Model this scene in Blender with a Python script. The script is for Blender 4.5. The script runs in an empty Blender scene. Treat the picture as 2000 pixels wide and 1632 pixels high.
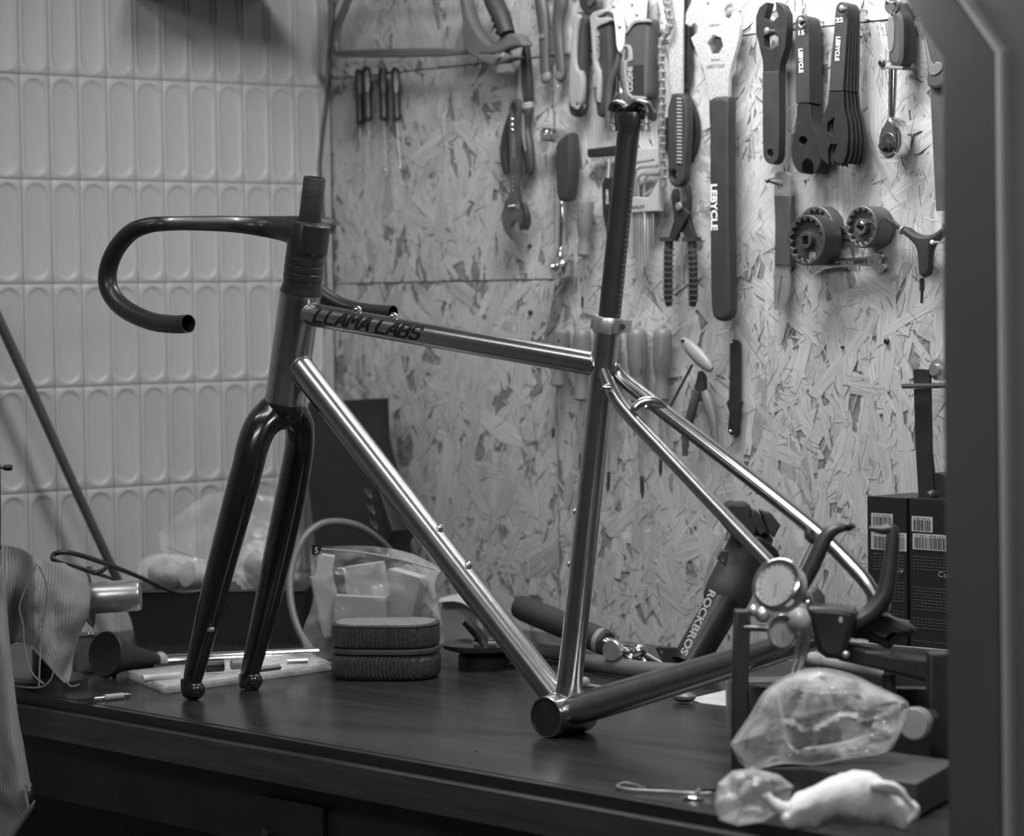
import bpy, bmesh, math, random
from mathutils import Vector, Matrix, noise
V = Vector
R = math.radians
scene = bpy.context.scene
COL = scene.collection

# ------------------------------------------------------------------ camera, world, lights, exposure
S = 0.9
FPX = 5680.0
ZB = 0.90                                        # height of the bench top
CAM = V((4.266*S, -3.29*S, ZB + 0.569*S))
_fh = V((-0.7535, 0.6574, 0)).normalized()
_p = math.atan(234/FPX)
FWD = (_fh*math.cos(_p) + V((0, 0, -1))*math.sin(_p)).normalized()
_r0 = FWD.cross(V((0, 0, 1))).normalized()
_u0 = _r0.cross(FWD).normalized()
_roll = 0.0142
RGT = (_r0*math.cos(_roll) - _u0*math.sin(_roll)).normalized()
UPV = RGT.cross(FWD).normalized()
cam_d = bpy.data.cameras.new('camera')
cam_d.sensor_width = 36.0
cam_d.sensor_fit = 'HORIZONTAL'
cam_d.lens = 36.0*FPX/2000.0
cam_d.clip_start = 0.05
cam_d.dof.use_dof = True
cam_d.dof.focus_distance = 3.62
cam_d.dof.aperture_fstop = 5.6
cam = bpy.data.objects.new('camera', cam_d)
COL.objects.link(cam)
M = Matrix((RGT, UPV, -FWD)).transposed().to_4x4()
M.translation = CAM
cam.matrix_world = M
scene.camera = cam

scene.view_settings.view_transform = 'Standard'
scene.view_settings.look = 'None'
scene.view_settings.exposure = 0.0
scene.view_settings.gamma = 1.0
scene.view_settings.use_curve_mapping = False

world = bpy.data.worlds.new('world')
scene.world = world
world.use_nodes = True
world.node_tree.nodes['Background'].inputs[0].default_value = (1, 1, 1, 1)
world.node_tree.nodes['Background'].inputs[1].default_value = 0.045

def area(name, loc, target, sx, sy, power, spread=180):
    ld = bpy.data.lights.new(name, 'AREA')
    ld.shape = 'RECTANGLE'
    ld.size = sx
    ld.size_y = sy
    ld.energy = power
    ld.spread = R(spread)
    o = bpy.data.objects.new(name, ld)
    COL.objects.link(o)
    o.location = loc
    o.rotation_euler = (V(target)-V(loc)).to_track_quat('-Z', 'Y').to_euler()
    return o
# the work lamp over the bench, close to the tool board, and dim lamps in the room
area('work_lamp', (1.06, -0.34, 2.14), (1.02, -0.02, 1.1), 0.60, 0.10, 13.2)
area('bench_lamp', (1.97, -0.93, 1.74), (1.92, -0.88, 0.9), 0.20, 0.20, 7.5)
area('room_lamp', (0.95, -1.55, 2.70), (0.6, -0.5, 1.2), 1.5, 0.14, 8.0)
area('far_room_lamp', (2.6, -3.4, 2.8), (0.9, -0.5, 1.1), 1.5, 0.3, 20.0)

# ------------------------------------------------------------------ pixel rays to points in the room
def ray(px, py):
    return FWD + RGT*((px-1000.0)/FPX) - UPV*((py-816.0)/FPX)
def hit(px, py, n, p0):
    d = ray(px, py)
    return CAM + d*((p0-CAM).dot(n)/d.dot(n))
def W(px, py, d=0.0):                            # on the tool board, d in front of it
    return hit(px, py, V((0, 1, 0)), V((0, -d, 0)))
def T(px, py, h=0.0):                            # on the bench, h above it
    return hit(px, py, V((0, 0, 1)), V((0, 0, ZB+h)))
def LW(px, py, d=0.0):                           # on the tiled wall
    return hit(px, py, V((1, 0, 0)), V((d, 0, 0)))
def DP(px, py, dep):                             # at a distance from the camera
    return CAM + ray(px, py)*dep
def kk(P):                                       # metres per pixel at P
    return (P-CAM).dot(FWD)/FPX
_th = R(41.5)
_RH = V((0.6574, 0.7535, 0)).normalized()
WAX = (_RH*math.sin(_th) + _fh*math.cos(_th)).normalized()     # axle direction of the bicycle frame
UAX = (_RH*math.cos(_th) - _fh*math.sin(_th)).normalized()     # its fore-aft direction (towards the rear)
BBR = 0.0244
BBN = T(1068, 1400, BBR)
BBC = BBN + WAX*0.032
def F(px, py, s=0.0):
    return hit(px, py, WAX, BBC+WAX*s)

# ------------------------------------------------------------------ materials
MATS = {}
def mat(name, g, metal=0.0, rough=0.5, var=0.15, vs=30.0, bump=0.0, bs=200.0, kind=None, aniso=0.0, coat=0.0, alpha=1.0, spec=0.5, stretch=(1, 1, 1)):
    if name in MATS: return MATS[name]
    m = bpy.data.materials.new(name)
    m.use_nodes = True
    nt = m.node_tree; N = nt.nodes; Lk = nt.links
    b = N['Principled BSDF']
    tc = N.new('ShaderNodeTexCoord')
    mp = N.new('ShaderNodeMapping'); mp.inputs['Scale'].default_value = stretch
    Lk.new(tc.outputs['Object'], mp.inputs[0])
    nz = N.new('ShaderNodeTexNoise'); nz.inputs['Scale'].default_value = vs; nz.inputs['Detail'].default_value = 5
    Lk.new(mp.outputs[0], nz.inputs['Vector'])
    cr = N.new('ShaderNodeMapRange')
    cr.inputs[1].default_value = 0.3; cr.inputs[2].default_value = 0.7
    cr.inputs[3].default_value = g*(1-var); cr.inputs[4].default_value = g*(1+var)
    Lk.new(nz.outputs[0], cr.inputs[0])
    cb = N.new('ShaderNodeCombineColor')
    for i in range(3): Lk.new(cr.outputs[0], cb.inputs[i])
    Lk.new(cb.outputs[0], b.inputs['Base Color'])
    b.inputs['Metallic'].default_value = metal
    b.inputs['Roughness'].default_value = rough
    b.inputs['Specular IOR Level'].default_value = spec
    b.inputs['Coat Weight'].default_value = coat
    b.inputs['Coat Roughness'].default_value = 0.08
    b.inputs['Anisotropic'].default_value = aniso
    b.inputs['Alpha'].default_value = alpha
    if bump:
        if kind == 'rib':
            ag = N.new('ShaderNodeAttribute'); ag.attribute_name = 'grain'
            w = N.new('ShaderNodeTexWave'); w.inputs['Scale'].default_value = bs; w.inputs['Distortion'].default_value = 1.2; w.inputs['Detail'].default_value = 2
            w.inputs['Detail Scale'].default_value = 3
        elif kind == 'wave':
            w = N.new('ShaderNodeTexWave'); w.inputs['Scale'].default_value = bs; w.inputs['Distortion'].default_value = 1.5
            w.inputs['Detail'].default_value = 2
        else:
            w = N.new('ShaderNodeTexNoise'); w.inputs['Scale'].default_value = bs; w.inputs['Detail'].default_value = 4
        Lk.new(ag.outputs['Vector'] if kind == 'rib' else mp.outputs[0], w.inputs['Vector'])
        bp = N.new('ShaderNodeBump'); bp.inputs['Strength'].default_value = bump; bp.inputs['Distance'].default_value = 0.001
        Lk.new(w.outputs[0], bp.inputs['Height'])
        Lk.new(bp.outputs[0], b.inputs['Normal'])
    MATS[name] = m
    return m

def plastic_film(name, body, rough=0.12, g=0.8):
    if name in MATS: return MATS[name]
    m = bpy.data.materials.new(name); m.use_nodes = True
    nt = m.node_tree; N = nt.nodes; Lk = nt.links
    out = N['Material Output']; b = N['Principled BSDF']
    b.inputs['Base Color'].default_value = (g, g, g, 1); b.inputs['Roughness'].default_value = rough
    b.inputs['Specular IOR Level'].default_value = 0.9
    tr = N.new('ShaderNodeBsdfTransparent'); mx = N.new('ShaderNodeMixShader')
    tc = N.new('ShaderNodeTexCoord'); nz = N.new('ShaderNodeTexNoise'); nz.inputs['Scale'].default_value = 22; nz.inputs['Detail'].default_value = 4
    Lk.new(tc.outputs['Object'], nz.inputs['Vector'])
    mr = N.new('ShaderNodeMapRange'); mr.inputs[1].default_value = 0.42; mr.inputs[2].default_value = 0.7
    mr.inputs[3].default_value = body*0.5; mr.inputs[4].default_value = min(1, body*1.6)
    Lk.new(nz.outputs[0], mr.inputs[0])
    lw = N.new('ShaderNodeLayerWeight'); lw.inputs[0].default_value = 0.25
    ad = N.new('ShaderNodeMath'); ad.operation = 'ADD'; ad.use_clamp = True
    mu = N.new('ShaderNodeMath'); mu.operation = 'MULTIPLY'; mu.inputs[1].default_value = 0.5
    Lk.new(lw.outputs['Facing'], mu.inputs[0]); Lk.new(mu.outputs[0], ad.inputs[0]); Lk.new(mr.outputs[0], ad.inputs[1])
    Lk.new(ad.outputs[0], mx.inputs[0]); Lk.new(tr.outputs[0], mx.inputs[1]); Lk.new(b.outputs[0], mx.inputs[2])
    Lk.new(mx.outputs[0], out.inputs[0])
    bp = N.new('ShaderNodeBump'); bp.inputs['Strength'].default_value = 0.6; bp.inputs['Distance'].default_value = 0.006
    n2 = N.new('ShaderNodeTexNoise'); n2.inputs['Scale'].default_value = 35; n2.inputs['Detail'].default_value = 3; n2.inputs['Distortion'].default_value = 1.5
    Lk.new(tc.outputs['Object'], n2.inputs['Vector']); Lk.new(n2.outputs[0], bp.inputs['Height']); Lk.new(bp.outputs[0], b.inputs['Normal'])
    MATS[name] = m
    return m

titanium = mat('brushed_titanium', 0.42, 1.0, 0.25, 0.10, 60, bump=0.03, bs=400)
weld = mat('weld_bead', 0.55, 1.0, 0.22, 0.2, 200, bump=0.6, bs=500)
carbon = mat('gloss_black_fork', 0.012, 0, 0.22, 0.2, 20, coat=0.6)
carbon_m = mat('satin_black_carbon', 0.022, 0, 0.38, 0.25, 12, coat=0.15)
post_m = mat('satin_black_seatpost', 0.022, 0, 0.33, 0.2, 30, coat=0.2)
chrome = mat('polished_chrome', 0.72, 1.0, 0.12, 0.08, 30)
steel = mat('satin_steel', 0.50, 0.8, 0.32, 0.15, 60, bump=0.05, bs=300)
zinc = mat('galvanised_steel', 0.62, 0.55, 0.42, 0.25, 300, bump=0.35, bs=700)
dark_steel = mat('blackened_steel', 0.10, 0.8, 0.38, 0.2, 50, bump=0.08, bs=300)
bl_paint = mat('black_powder_coat', 0.020, 0, 0.42, 0.2, 60, bump=0.08, bs=900)
bl_grip = mat('black_dipped_vinyl', 0.033, 0, 0.5, 0.15, 40, bump=0.12, bs=500)
bl_plastic = mat('black_plastic', 0.016, 0, 0.35, 0.2, 40)
rubber = mat('dark_rubber', 0.028, 0, 0.6, 0.2, 40, bump=0.2, bs=400)
grey_grip = mat('dark_grey_rubber', 0.060, 0, 0.5, 0.15, 30, bump=0.1, bs=400)
mid_plastic = mat('mid_grey_plastic', 0.16, 0, 0.42, 0.08, 20)
saw_paint = mat('mid_grey_paint', 0.11, 0, 0.4, 0.1, 20)
pale_plastic = mat('pale_grey_plastic', 0.26, 0, 0.4, 0.06, 20)
lt_plastic = mat('light_grey_plastic', 0.36, 0, 0.4, 0.06, 20)
white_ink = mat('white_print', 0.75, 0, 0.5, 0.03, 20)
grey_ink = mat('grey_print', 0.30, 0, 0.5, 0.1, 20)
dim_ink = mat('faint_print', 0.07, 0, 0.6, 0.1, 20)
black_ink = mat('black_print', 0.012, 0, 0.4, 0.1, 20)
lacquer = mat('dark_lacquered_wood', 0.027, 0, 0.25, 0.35, 8, bump=0.07, bs=60, spec=0.36, stretch=(0.6, 6, 6))
edge_wood = mat('dark_edge_board', 0.046, 0, 0.45, 0.35, 14, bump=0.3, bs=60, stretch=(0.5, 8, 8))
under_m = mat('dark_steel_frame', 0.020, 0, 0.6, 0.3, 14)
tile_m = mat('glazed_wall_tile', 0.42, 0, 0.45, 0.01, 3, bump=0.03, bs=900)
grout_m = mat('grey_grout', 0.36, 0, 0.8, 0.1, 60)
cloth_m = mat('ribbed_grey_cotton', 0.22, 0, 0.9, 0.3, 14, bump=0.8, bs=1.0, kind='rib')
towel_m = mat('white_cotton', 0.80, 0, 0.9, 0.05, 20, bump=0.8, bs=300)
film = plastic_film('clear_plastic_film', 0.19, .08, .95)
film2 = plastic_film('thin_clear_film', 0.10)
paper_m = mat('white_card', 0.34, 0, 0.7, 0.06, 20)
carton_m = mat('black_carton', 0.014, 0, 0.4, 0.15, 20)
frame_paint = mat('dark_grey_painted_steel', 0.11, 0, 0.5, 0.1, 5, bump=0.03, bs=60)
pale_frame = mat('grey_painted_edge', 0.6, 0, 0.5, 0.08, 5)
hose_m = mat('grey_vinyl_hose', 0.13, 0, 0.4, 0.08, 20)
stone_m = mat('dark_concrete_floor', 0.03, 0, 0.8, 0.3, 6, bump=0.3, bs=40)
glass_m = mat('gauge_glass', 0.30, 0, 0.15, 0.15, 25, coat=0.4)

# ------------------------------------------------------------------ geometry: lists of vertices and faces in room coordinates
def join(*gs):
    vs, fs = [], []
    for g in gs:
        o = len(vs)
        vs += g[0]; fs += [tuple(i+o for i in f) for f in g[1]]
    return vs, fs
def movg(g, d):
    return [v+d for v in g[0]], g[1]
def box(c, sx, sy, sz, A=V((1, 0, 0)), B=V((0, 0, 1))):          # A width, B height, N depth
    A = A.normalized(); B = B.normalized(); N = A.cross(B).normalized()
    vs = [c + A*(sx*i/2) + N*(sy*j/2) + B*(sz*k/2) for k in (-1, 1) for j in (-1, 1) for i in (-1, 1)]
    return vs, [(0, 2, 3, 1), (4, 5, 7, 6), (0, 1, 5, 4), (2, 6, 7, 3), (0, 4, 6, 2), (1, 3, 7, 5)]
def smooth_pts(pts, it=2, closed=True):
    for _ in range(it):
        out = []
        n = len(pts)
        rng = range(n) if closed else range(n-1)
        if not closed: out.append(pts[0])
        for i in rng:
            a, b = pts[i], pts[(i+1) % n]
            out.append(tuple(a[k]*.75+b[k]*.25 for k in range(len(a))))
            out.append(tuple(a[k]*.25+b[k]*.75 for k in range(len(a))))
        if not closed: out.append(pts[-1])
        pts = out
    return pts
def catmull(pts, n=6):
    out = []
    m = len(pts)
    for i in range(m-1):
        p0, p1, p2, p3 = pts[max(i-1, 0)], pts[i], pts[i+1], pts[min(i+2, m-1)]
        for j in range(n):
            t = j/n
            out.append(0.5*((2*p1)+(p2-p0)*t+(2*p0-5*p1+4*p2-p3)*t*t+(3*p1-p0-3*p2+p3)*t**3))
    out.append(pts[-1])
    return out
def sweep(pts, rad, seg=16, cap=True, smooth=0, flat=None, flatdir=None):
    pts = [V(p) for p in pts]
    if not isinstance(rad, (list, tuple)): rad = [rad]*len(pts)
    if smooth:
        q = [V((p.x, p.y, p.z, r)) for p, r in zip(pts, rad)]
        q = catmull(q, smooth)
        pts = [V((p[0], p[1], p[2])) for p in q]; rad = [max(p[3], 1e-5) for p in q]
    n = len(pts); vs = []; fs = []
    tan = [(pts[min(i+1, n-1)]-pts[max(i-1, 0)]).normalized() for i in range(n)]
    ref = V((0, 0, 1)) if abs(tan[0].z) < 0.9 else V((1, 0, 0))
    if flatdir is not None: ref = flatdir
    a = (ref - tan[0]*ref.dot(tan[0])).normalized()
    for i in range(n):
        if flatdir is not None: a = flatdir
        a = (a - tan[i]*a.dot(tan[i])).normalized()
        b = tan[i].cross(a)
        fa = 1.0 if flat is None else (flat[i*len(flat)//n] if isinstance(flat, (list, tuple)) else flat)
        for s in range(seg):
            t = 2*math.pi*s/seg
            vs.append(pts[i] + a*(math.cos(t)*rad[i]*fa) + b*(math.sin(t)*rad[i]))
    for i in range(n-1):
        for s in range(seg):
            s2 = (s+1) % seg
            fs.append((i*seg+s, i*seg+s2, (i+1)*seg+s2, (i+1)*seg+s))
    if cap:
        fs.append(tuple(range(seg-1, -1, -1))); fs.append(tuple(range((n-1)*seg, n*seg)))
    return vs, fs
def lathe(P0, P1, prof, seg=20, squash=1.0, sdir=None):          # prof: (t along, radius)
    pts = [P0+(P1-P0)*t for t, r in prof]
    ax = (P1-P0).normalized()
    ref = sdir if sdir is not None else (V((0, 0, 1)) if abs(ax.z) < 0.9 else V((0, 1, 0)))
    a = (ref-ax*ref.dot(ax)).normalized(); b = ax.cross(a)
    vs = []; fs = []; n = len(pts)
    for p, (t, r) in zip(pts, prof):
        r = max(r, 1e-5)
        for s in range(seg):
            q = 2*math.pi*s/seg
            vs.append(p + a*(math.cos(q)*r*squash) + b*(math.sin(q)*r))
    for i in range(n-1):
        for s in range(seg):
            s2 = (s+1) % seg
            fs.append((i*seg+s, i*seg+s2, (i+1)*seg+s2, (i+1)*seg+s))
    fs.append(tuple(range(seg-1, -1, -1))); fs.append(tuple(range((n-1)*seg, n*seg)))
    return vs, fs
def cyl(P0, P1, r, r2=None, seg=24):
    return lathe(P0, P1, [(0, r), (1, r if r2 is None else r2)], seg)
def tubeh(P0, P1, r, ri, seg=40, depth=None):                   # hollow at both ends
    L = (P1-P0).length; e = min(0.002/L, 0.1); dd = depth/L if depth else 0.35
    return lathe(P0, P1, [(dd, ri*0.05), (dd, ri), (0, ri), (0, r-0.0008), (e, r), (1-e, r), (1, r-0.0008), (1, ri), (1-dd, ri), (1-dd, ri*0.05)], seg)
def ball(c, r, seg=16, sq=(1, 1, 1)):
    vs = []; fs = []; h = seg//2
    for i in range(h+1):
        t = math.pi*i/h
        for j in range(seg):
            q = 2*math.pi*j/seg
            vs.append(c+V((math.sin(t)*math.cos(q)*r*sq[0], math.sin(t)*math.sin(q)*r*sq[1], math.cos(t)*r*sq[2])))
    for i in range(h):
        for j in range(seg):
            k = (j+1) % seg
            fs.append((i*seg+j, (i+1)*seg+j, (i+1)*seg+k, i*seg+k))
    return vs, fs
class Plane:
    def __init__(s, O, A, B):
        s.O, s.A, s.B = V(O), V(A).normalized(), V(B).normalized(); s.N = s.A.cross(s.B).normalized()
    def px(s, x, y): return hit(x, y, s.N, s.O)
    def ab(s, P): return ((P-s.O).dot(s.A), (P-s.O).dot(s.B))
    def at(s, a, b, n=0): return s.O+s.A*a+s.B*b+s.N*n
def WP(d): return Plane((0, -d, 0), (1, 0, 0), (0, 0, 1))
def FP(s): return Plane(BBC+WAX*s, UAX, (0, 0, 1))
def TP(h): return Plane((0, 0, ZB+h), (1, 0, 0), (0, 1, 0))
def YP(P, yaw): a = R(yaw); return Plane(P, (math.cos(a), math.sin(a), 0), (0, 0, 1))
def curve_solid(plane, loops, t, bevel, res=1):
    cu = bpy.data.curves.new('tmp', 'CURVE'); cu.dimensions = '2D'; cu.fill_mode = 'BOTH'
    for lp in loops:
        sp = cu.splines.new('POLY'); sp.points.add(len(lp)-1); sp.use_cyclic_u = True
        for i, (a, b) in enumerate(lp): sp.points[i].co = (a, b, 0, 1)
    bevel = min(bevel, t*0.45)
    cu.extrude = max(t/2-bevel, 1e-5); cu.bevel_depth = bevel; cu.bevel_resolution = res; cu.offset = -bevel
    o = bpy.data.objects.new('tmp', cu)
    me = bpy.data.meshes.new_from_object(o)
    vs = [plane.at(v.co.x, v.co.y, v.co.z - t/2) for v in me.vertices]
    fs = [tuple(p.vertices) for p in me.polygons]
    bpy.data.objects.remove(o); bpy.data.curves.remove(cu); bpy.data.meshes.remove(me)
    return vs, fs
def plate(plane, outline, t, holes=(), bevel=0.001, sm=1, hsm=0):   # outline in photo pixels on the plane
    def cv(pts, k):
        q = [plane.ab(plane.px(x, y)) for x, y in pts]
        return smooth_pts(q, k) if k else q
    return curve_solid(plane, [cv(outline, sm)]+[cv(h, hsm) for h in holes], t, bevel)
def disc_px(cx, cy, r, n=16, ry=None):
    return [(cx+r*math.cos(2*math.pi*i/n), cy+(ry or r)*math.sin(2*math.pi*i/n)) for i in range(n)]
def text(s, P, A, B, size, t=0.0004, bold=0.0, width=None, align='LEFT', shear=0.0):
    cu = bpy.data.curves.new('tmp', 'FONT'); cu.body = s; cu.size = 1.0; cu.align_x = align; cu.offset = bold
    cu.resolution_u = 3; cu.shear = shear
    o = bpy.data.objects.new('tmp', cu); me = bpy.data.meshes.new_from_object(o)
    w = max(v.co.x for v in me.vertices) - min(v.co.x for v in me.vertices)
    kx = size if width is None else width/w
    bm = bmesh.new(); bm.from_mesh(me)
    A = A.normalized(); B = B.normalized(); N = A.cross(B).normalized()
    vs = [P+A*(v.co.x*kx)+B*(v.co.y*size)+N*t for v in bm.verts]
    bm.verts.index_update()
    fs = [tuple(v.index for v in f.verts) for f in bm.faces]
    bm.free(); bpy.data.objects.remove(o); bpy.data.curves.remove(cu); bpy.data.meshes.remove(me)
    return vs, fs
GRID = []
def patch(rows, n=8, disp=0.0, ds=12.0, th=0.0, rib=0.25):                # rows of points, interpolated, gently crumpled
    g = [catmull([V(p) for p in r], n) for r in rows]
    cols = [catmull([g[i][j] for i in range(len(g))], n) for j in range(len(g[0]))]
    nc = len(cols); nr = len(cols[0]); vs = []; fs = []; gc = []
    for j in range(nc):
        for i in range(nr):
            p = cols[j][i]
            if disp: p = p - FWD*(noise.noise(p*ds)*disp + noise.noise(p*ds*2.7)*disp*.4)
            vs.append(p); gc.append((j*rib, i*rib, 0))
    GRID.append((vs, gc))
    for j in range(nc-1):
        for i in range(nr-1):
            fs.append((j*nr+i, j*nr+i+1, (j+1)*nr+i+1, (j+1)*nr+i))
    return vs, fs
def crumple(c, sx, sy, sz, A, seed, k=0.25, facets=26, sub=3):    # crumpled film bag: a faceted hull with folds
    rnd = random.Random(seed)
    bm = bmesh.new(); bmesh.ops.create_icosphere(bm, subdivisions=sub+1, radius=1)
    dirs = [V((rnd.gauss(0, 1), rnd.gauss(0, 1), rnd.gauss(0, 1))).normalized() for _ in range(facets)]
    dd = [rnd.uniform(0.72, 1.0) for _ in dirs]
    A = A.normalized(); Z = V((0, 0, 1)); N = A.cross(Z).normalized()
    vs = []
    for v in bm.verts:
        d = v.co.normalized()
        r = min([1.15]+[q/max(d.dot(e), 1e-3) for e, q in zip(dirs, dd) if d.dot(e) > 0.05])
        r *= 1+k*0.25*noise.noise(d*3.1+V((seed, 0, 0))) - k*0.35*abs(noise.noise(d*6.0+V((0, seed, 0))))
        p = d*r
        vs.append(c + A*(p.x*sx) + N*(p.y*sy) + Z*(p.z*sz))
    bm.verts.index_update()
    fs = [tuple(v.index for v in f.verts) for f in bm.faces]
    bm.free()
    zmin = c.z - sz*0.62
    vs = [V((v.x, v.y, max(v.z, zmin))) for v in vs]
    return vs, fs

# ------------------------------------------------------------------ objects
def mesh_obj(name, g, m, parent=None, org=None, label=None, flat=False, ang=35, solid=0.0, kind=None):
    vs, fs = g
    if org is None: org = V((0, 0, 0))
    me = bpy.data.meshes.new(name)
    me.from_pydata([v-org for v in vs], [], fs)
    for gv, gc in GRID:
        if gv is vs:
            at_ = me.attributes.new('grain', 'FLOAT_VECTOR', 'POINT'); at_.data.foreach_set('vector', [q for t_ in gc for q in t_])
    me.validate()
    if not flat:
        me.polygons.foreach_set('use_smooth', [True]*len(me.polygons))
        me.set_sharp_from_angle(angle=R(ang))
    me.materials.append(m)
    o = bpy.data.objects.new(name, me)
    COL.objects.link(o)
    if parent is not None: o.parent = parent
    else: o.location = org
    if label: o['label'] = label
    if kind: o['kind'] = kind
    if solid:
        md = o.modifiers.new('thickness', 'SOLIDIFY'); md.thickness = solid; md.offset = 0
    return o
class Thing:
    def __init__(s, name, label, cat, loc, group=None):
        o = bpy.data.objects.new(name, None); COL.objects.link(o); o.empty_display_size = 0.05
        o.location = loc; o['label'] = label; o['category'] = cat
        if group: o['group'] = group
        s.o = o; s.loc = V(loc)
    def add(s, name, g, m, parent=None, **kw):
        return mesh_obj(name, g, m, parent or s.o, s.loc, **kw)
def solo(name, g, m, label, cat, group=None, **kw):
    vs = g[0]
    c = sum(vs, V((0, 0, 0)))/len(vs); c.z = min(v.z for v in vs)
    o = mesh_obj(name, g, m, None, c, **kw)
    o['label'] = label; o['category'] = cat
    if group: o['group'] = group
    return o
def struct(name, g, m, **kw):
    o = mesh_obj(name, g, m, **kw); o['kind'] = 'structure'; return o
def copy_thing(root, label, offset, rot=0.0):
    r = root.copy(); COL.objects.link(r); r['label'] = label
    r.location = root.location + V(offset)
    if rot: r.rotation_euler = (0, rot, 0)
    for ch in root.children:
        c = ch.copy(); COL.objects.link(c); c.parent = r
    return r

# ================================================================== THE SETTING
WR = 2.15                                        # right end of the board wall
seam_v = W(1084, 545).x
seam_h = W(900, 549).z
seam_t = W(1440, 70).z
struct('floor', box(V((1.6, -1.5, -0.02)), 3.8, 3.4, 0.04), stone_m, flat=True)
wb = struct('wall_back', box(V((WR/2, 0.045, 1.3)), WR, 0.03, 2.6), mat('bare_wall', 0.2, 0, 0.8), flat=True)

osb = bpy.data.materials.new('pressed_strand_board'); osb.use_nodes = True
nt = osb.node_tree; N = nt.nodes; Lk = nt.links; b = N['Principled BSDF']
b.inputs['Roughness'].default_value = 0.55; b.inputs['Specular IOR Level'].default_value = 0.35
at = N.new('ShaderNodeAttribute'); at.attribute_name = 'tone'
ag = N.new('ShaderNodeAttribute'); ag.attribute_name = 'grain'
mp = N.new('ShaderNodeMapping'); mp.inputs['Scale'].default_value = (18, 420, 60)
Lk.new(ag.outputs['Vector'], mp.inputs[0])
nz = N.new('ShaderNodeTexNoise'); nz.inputs['Scale'].default_value = 1.0; nz.inputs['Detail'].default_value = 4
Lk.new(mp.outputs[0], nz.inputs['Vector'])
mr = N.new('ShaderNodeMapRange'); mr.inputs[1].default_value = .25; mr.inputs[2].default_value = .75; mr.inputs[3].default_value = .72; mr.inputs[4].default_value = 1.22
Lk.new(nz.outputs[0], mr.inputs[0])
mu = N.new('ShaderNodeMath'); mu.operation = 'MULTIPLY'
Lk.new(at.outputs['Fac'], mu.inputs[0]); Lk.new(mr.outputs[0], mu.inputs[1])
cb = N.new('ShaderNodeCombineColor')
for i in range(3): Lk.new(mu.outputs[0], cb.inputs[i])
Lk.new(cb.outputs[0], b.inputs['Base Color'])
bp = N.new('ShaderNodeBump'); bp.inputs['Strength'].default_value = 0.6; bp.inputs['Distance'].default_value = 0.0010
Lk.new(nz.outputs[0], bp.inputs['Height']); Lk.new(bp.outputs[0], b.inputs['Normal'])

rnd = random.Random(7)
core = mat('board_core', 0.20, 0, 0.7, 0.3, 60)
def osb_panel(x0, x1, z0, z1, dens=1.0):
    g = 0.0010
    x0 += g; x1 -= g; z0 += g; z1 -= g
    p = mesh_obj('board_panel', curve_solid(WP(-0.0025), [[(x0, z0), (x1, z0), (x1, z1), (x0, z1)]], 0.012, 0.0008), core, wb)
    vx0, vx1, vz0, vz1 = x0, min(x1, WR), max(z0, 0.86), min(z1, 2.2)
    ar = (vx1-vx0)*(vz1-vz0)
    vs, fs, tone, grain = [], [], [], []
    def flake(cx, cz, ln, wd, an, base, tn):
        n = rnd.choice((3, 4, 5))
        k = rnd.uniform(0, 100)
        top, bot = [], []
        bow = rnd.uniform(-.12, .12)*ln
        for i in range(n+1):
            t = i/n
            ww = wd*(1 if 0 < i < n else rnd.uniform(.15, .9))
            c = bow*4*t*(1-t)*.3
            top.append((-ln/2+ln*t+rnd.uniform(-.06, .06)*ln, c+ww/2*rnd.uniform(.75, 1.1)))
            bot.append((-ln/2+ln*t+rnd.uniform(-.06, .06)*ln, c-ww/2*rnd.uniform(.75, 1.1)))
        lp = bot + top[::-1]
        ca, sa = math.cos(an), math.sin(an)
        tx, ty = rnd.gauss(0, .005), rnd.gauss(0, .010)
        o = len(vs); m = len(lp)
        pts = []
        for (a, c) in lp:
            x = min(max(cx+a*ca-c*sa, x0), x1); z = min(max(cz+a*sa+c*ca, z0), z1)
            y = base + max(min(a*tx+c*ty, .0008), -.0008)
            pts.append((x, z, y, a, c))
        for lvl in (0, 1):
            for (x, z, y, a, c) in pts:
                vs.append(V((x, -(y if lvl == 0 else y-.0005)*.62+0.0019, z)))
                grain.append((a+k, c, k)); tone.append(tn*(1 if lvl == 0 else .8))
        fs.append(tuple(range(o, o+m)))
        for i in range(m):
            j = (i+1) % m
            fs.append((o+i, o+m+i, o+m+j, o+j))
    N1 = int(ar/(.085*.020)*3.6*dens)
    for i in range(N1):
        big = rnd.random() < .5
        ln = rnd.uniform(.06, .15) if big else rnd.uniform(.018, .065)
        wd = rnd.uniform(.014, .038) if big else rnd.uniform(.004, .014)
        an = rnd.gauss(math.pi/2, .55) if rnd.random() < .72 else rnd.uniform(0, math.pi)
        tn = .44*max(.7, min(1.2, rnd.gauss(1.0, .07)))
        if rnd.random() < .03: tn *= .72
        flake(rnd.uniform(vx0, vx1), rnd.uniform(vz0, vz1), ln, wd, an, rnd.uniform(0, .0024) if big else rnd.uniform(0.0006, .0023), tn)
    for i in range(int(ar*3600)):                # fine splinters
        flake(rnd.uniform(vx0, vx1), rnd.uniform(vz0, vz1), rnd.uniform(.005, .030), rnd.uniform(.0005, .0022), rnd.gauss(1.57, .8), rnd.uniform(.0018, .0027), .44*rnd.choice((.3, .55, .8, 1.0, 1.2, 1.3)))
    me = bpy.data.meshes.new('wood_strands'); me.from_pydata(vs, [], fs)
    a = me.attributes.new('tone', 'FLOAT', 'POINT'); a.data.foreach_set('value', tone)
    a = me.attributes.new('grain', 'FLOAT_VECTOR', 'POINT'); a.data.foreach_set('vector', [q for t in grain for q in t])
    me.materials.append(osb)
    o = bpy.data.objects.new('wood_strands', me); COL.objects.link(o); o.parent = p; o['kind'] = 'stuff'
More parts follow.
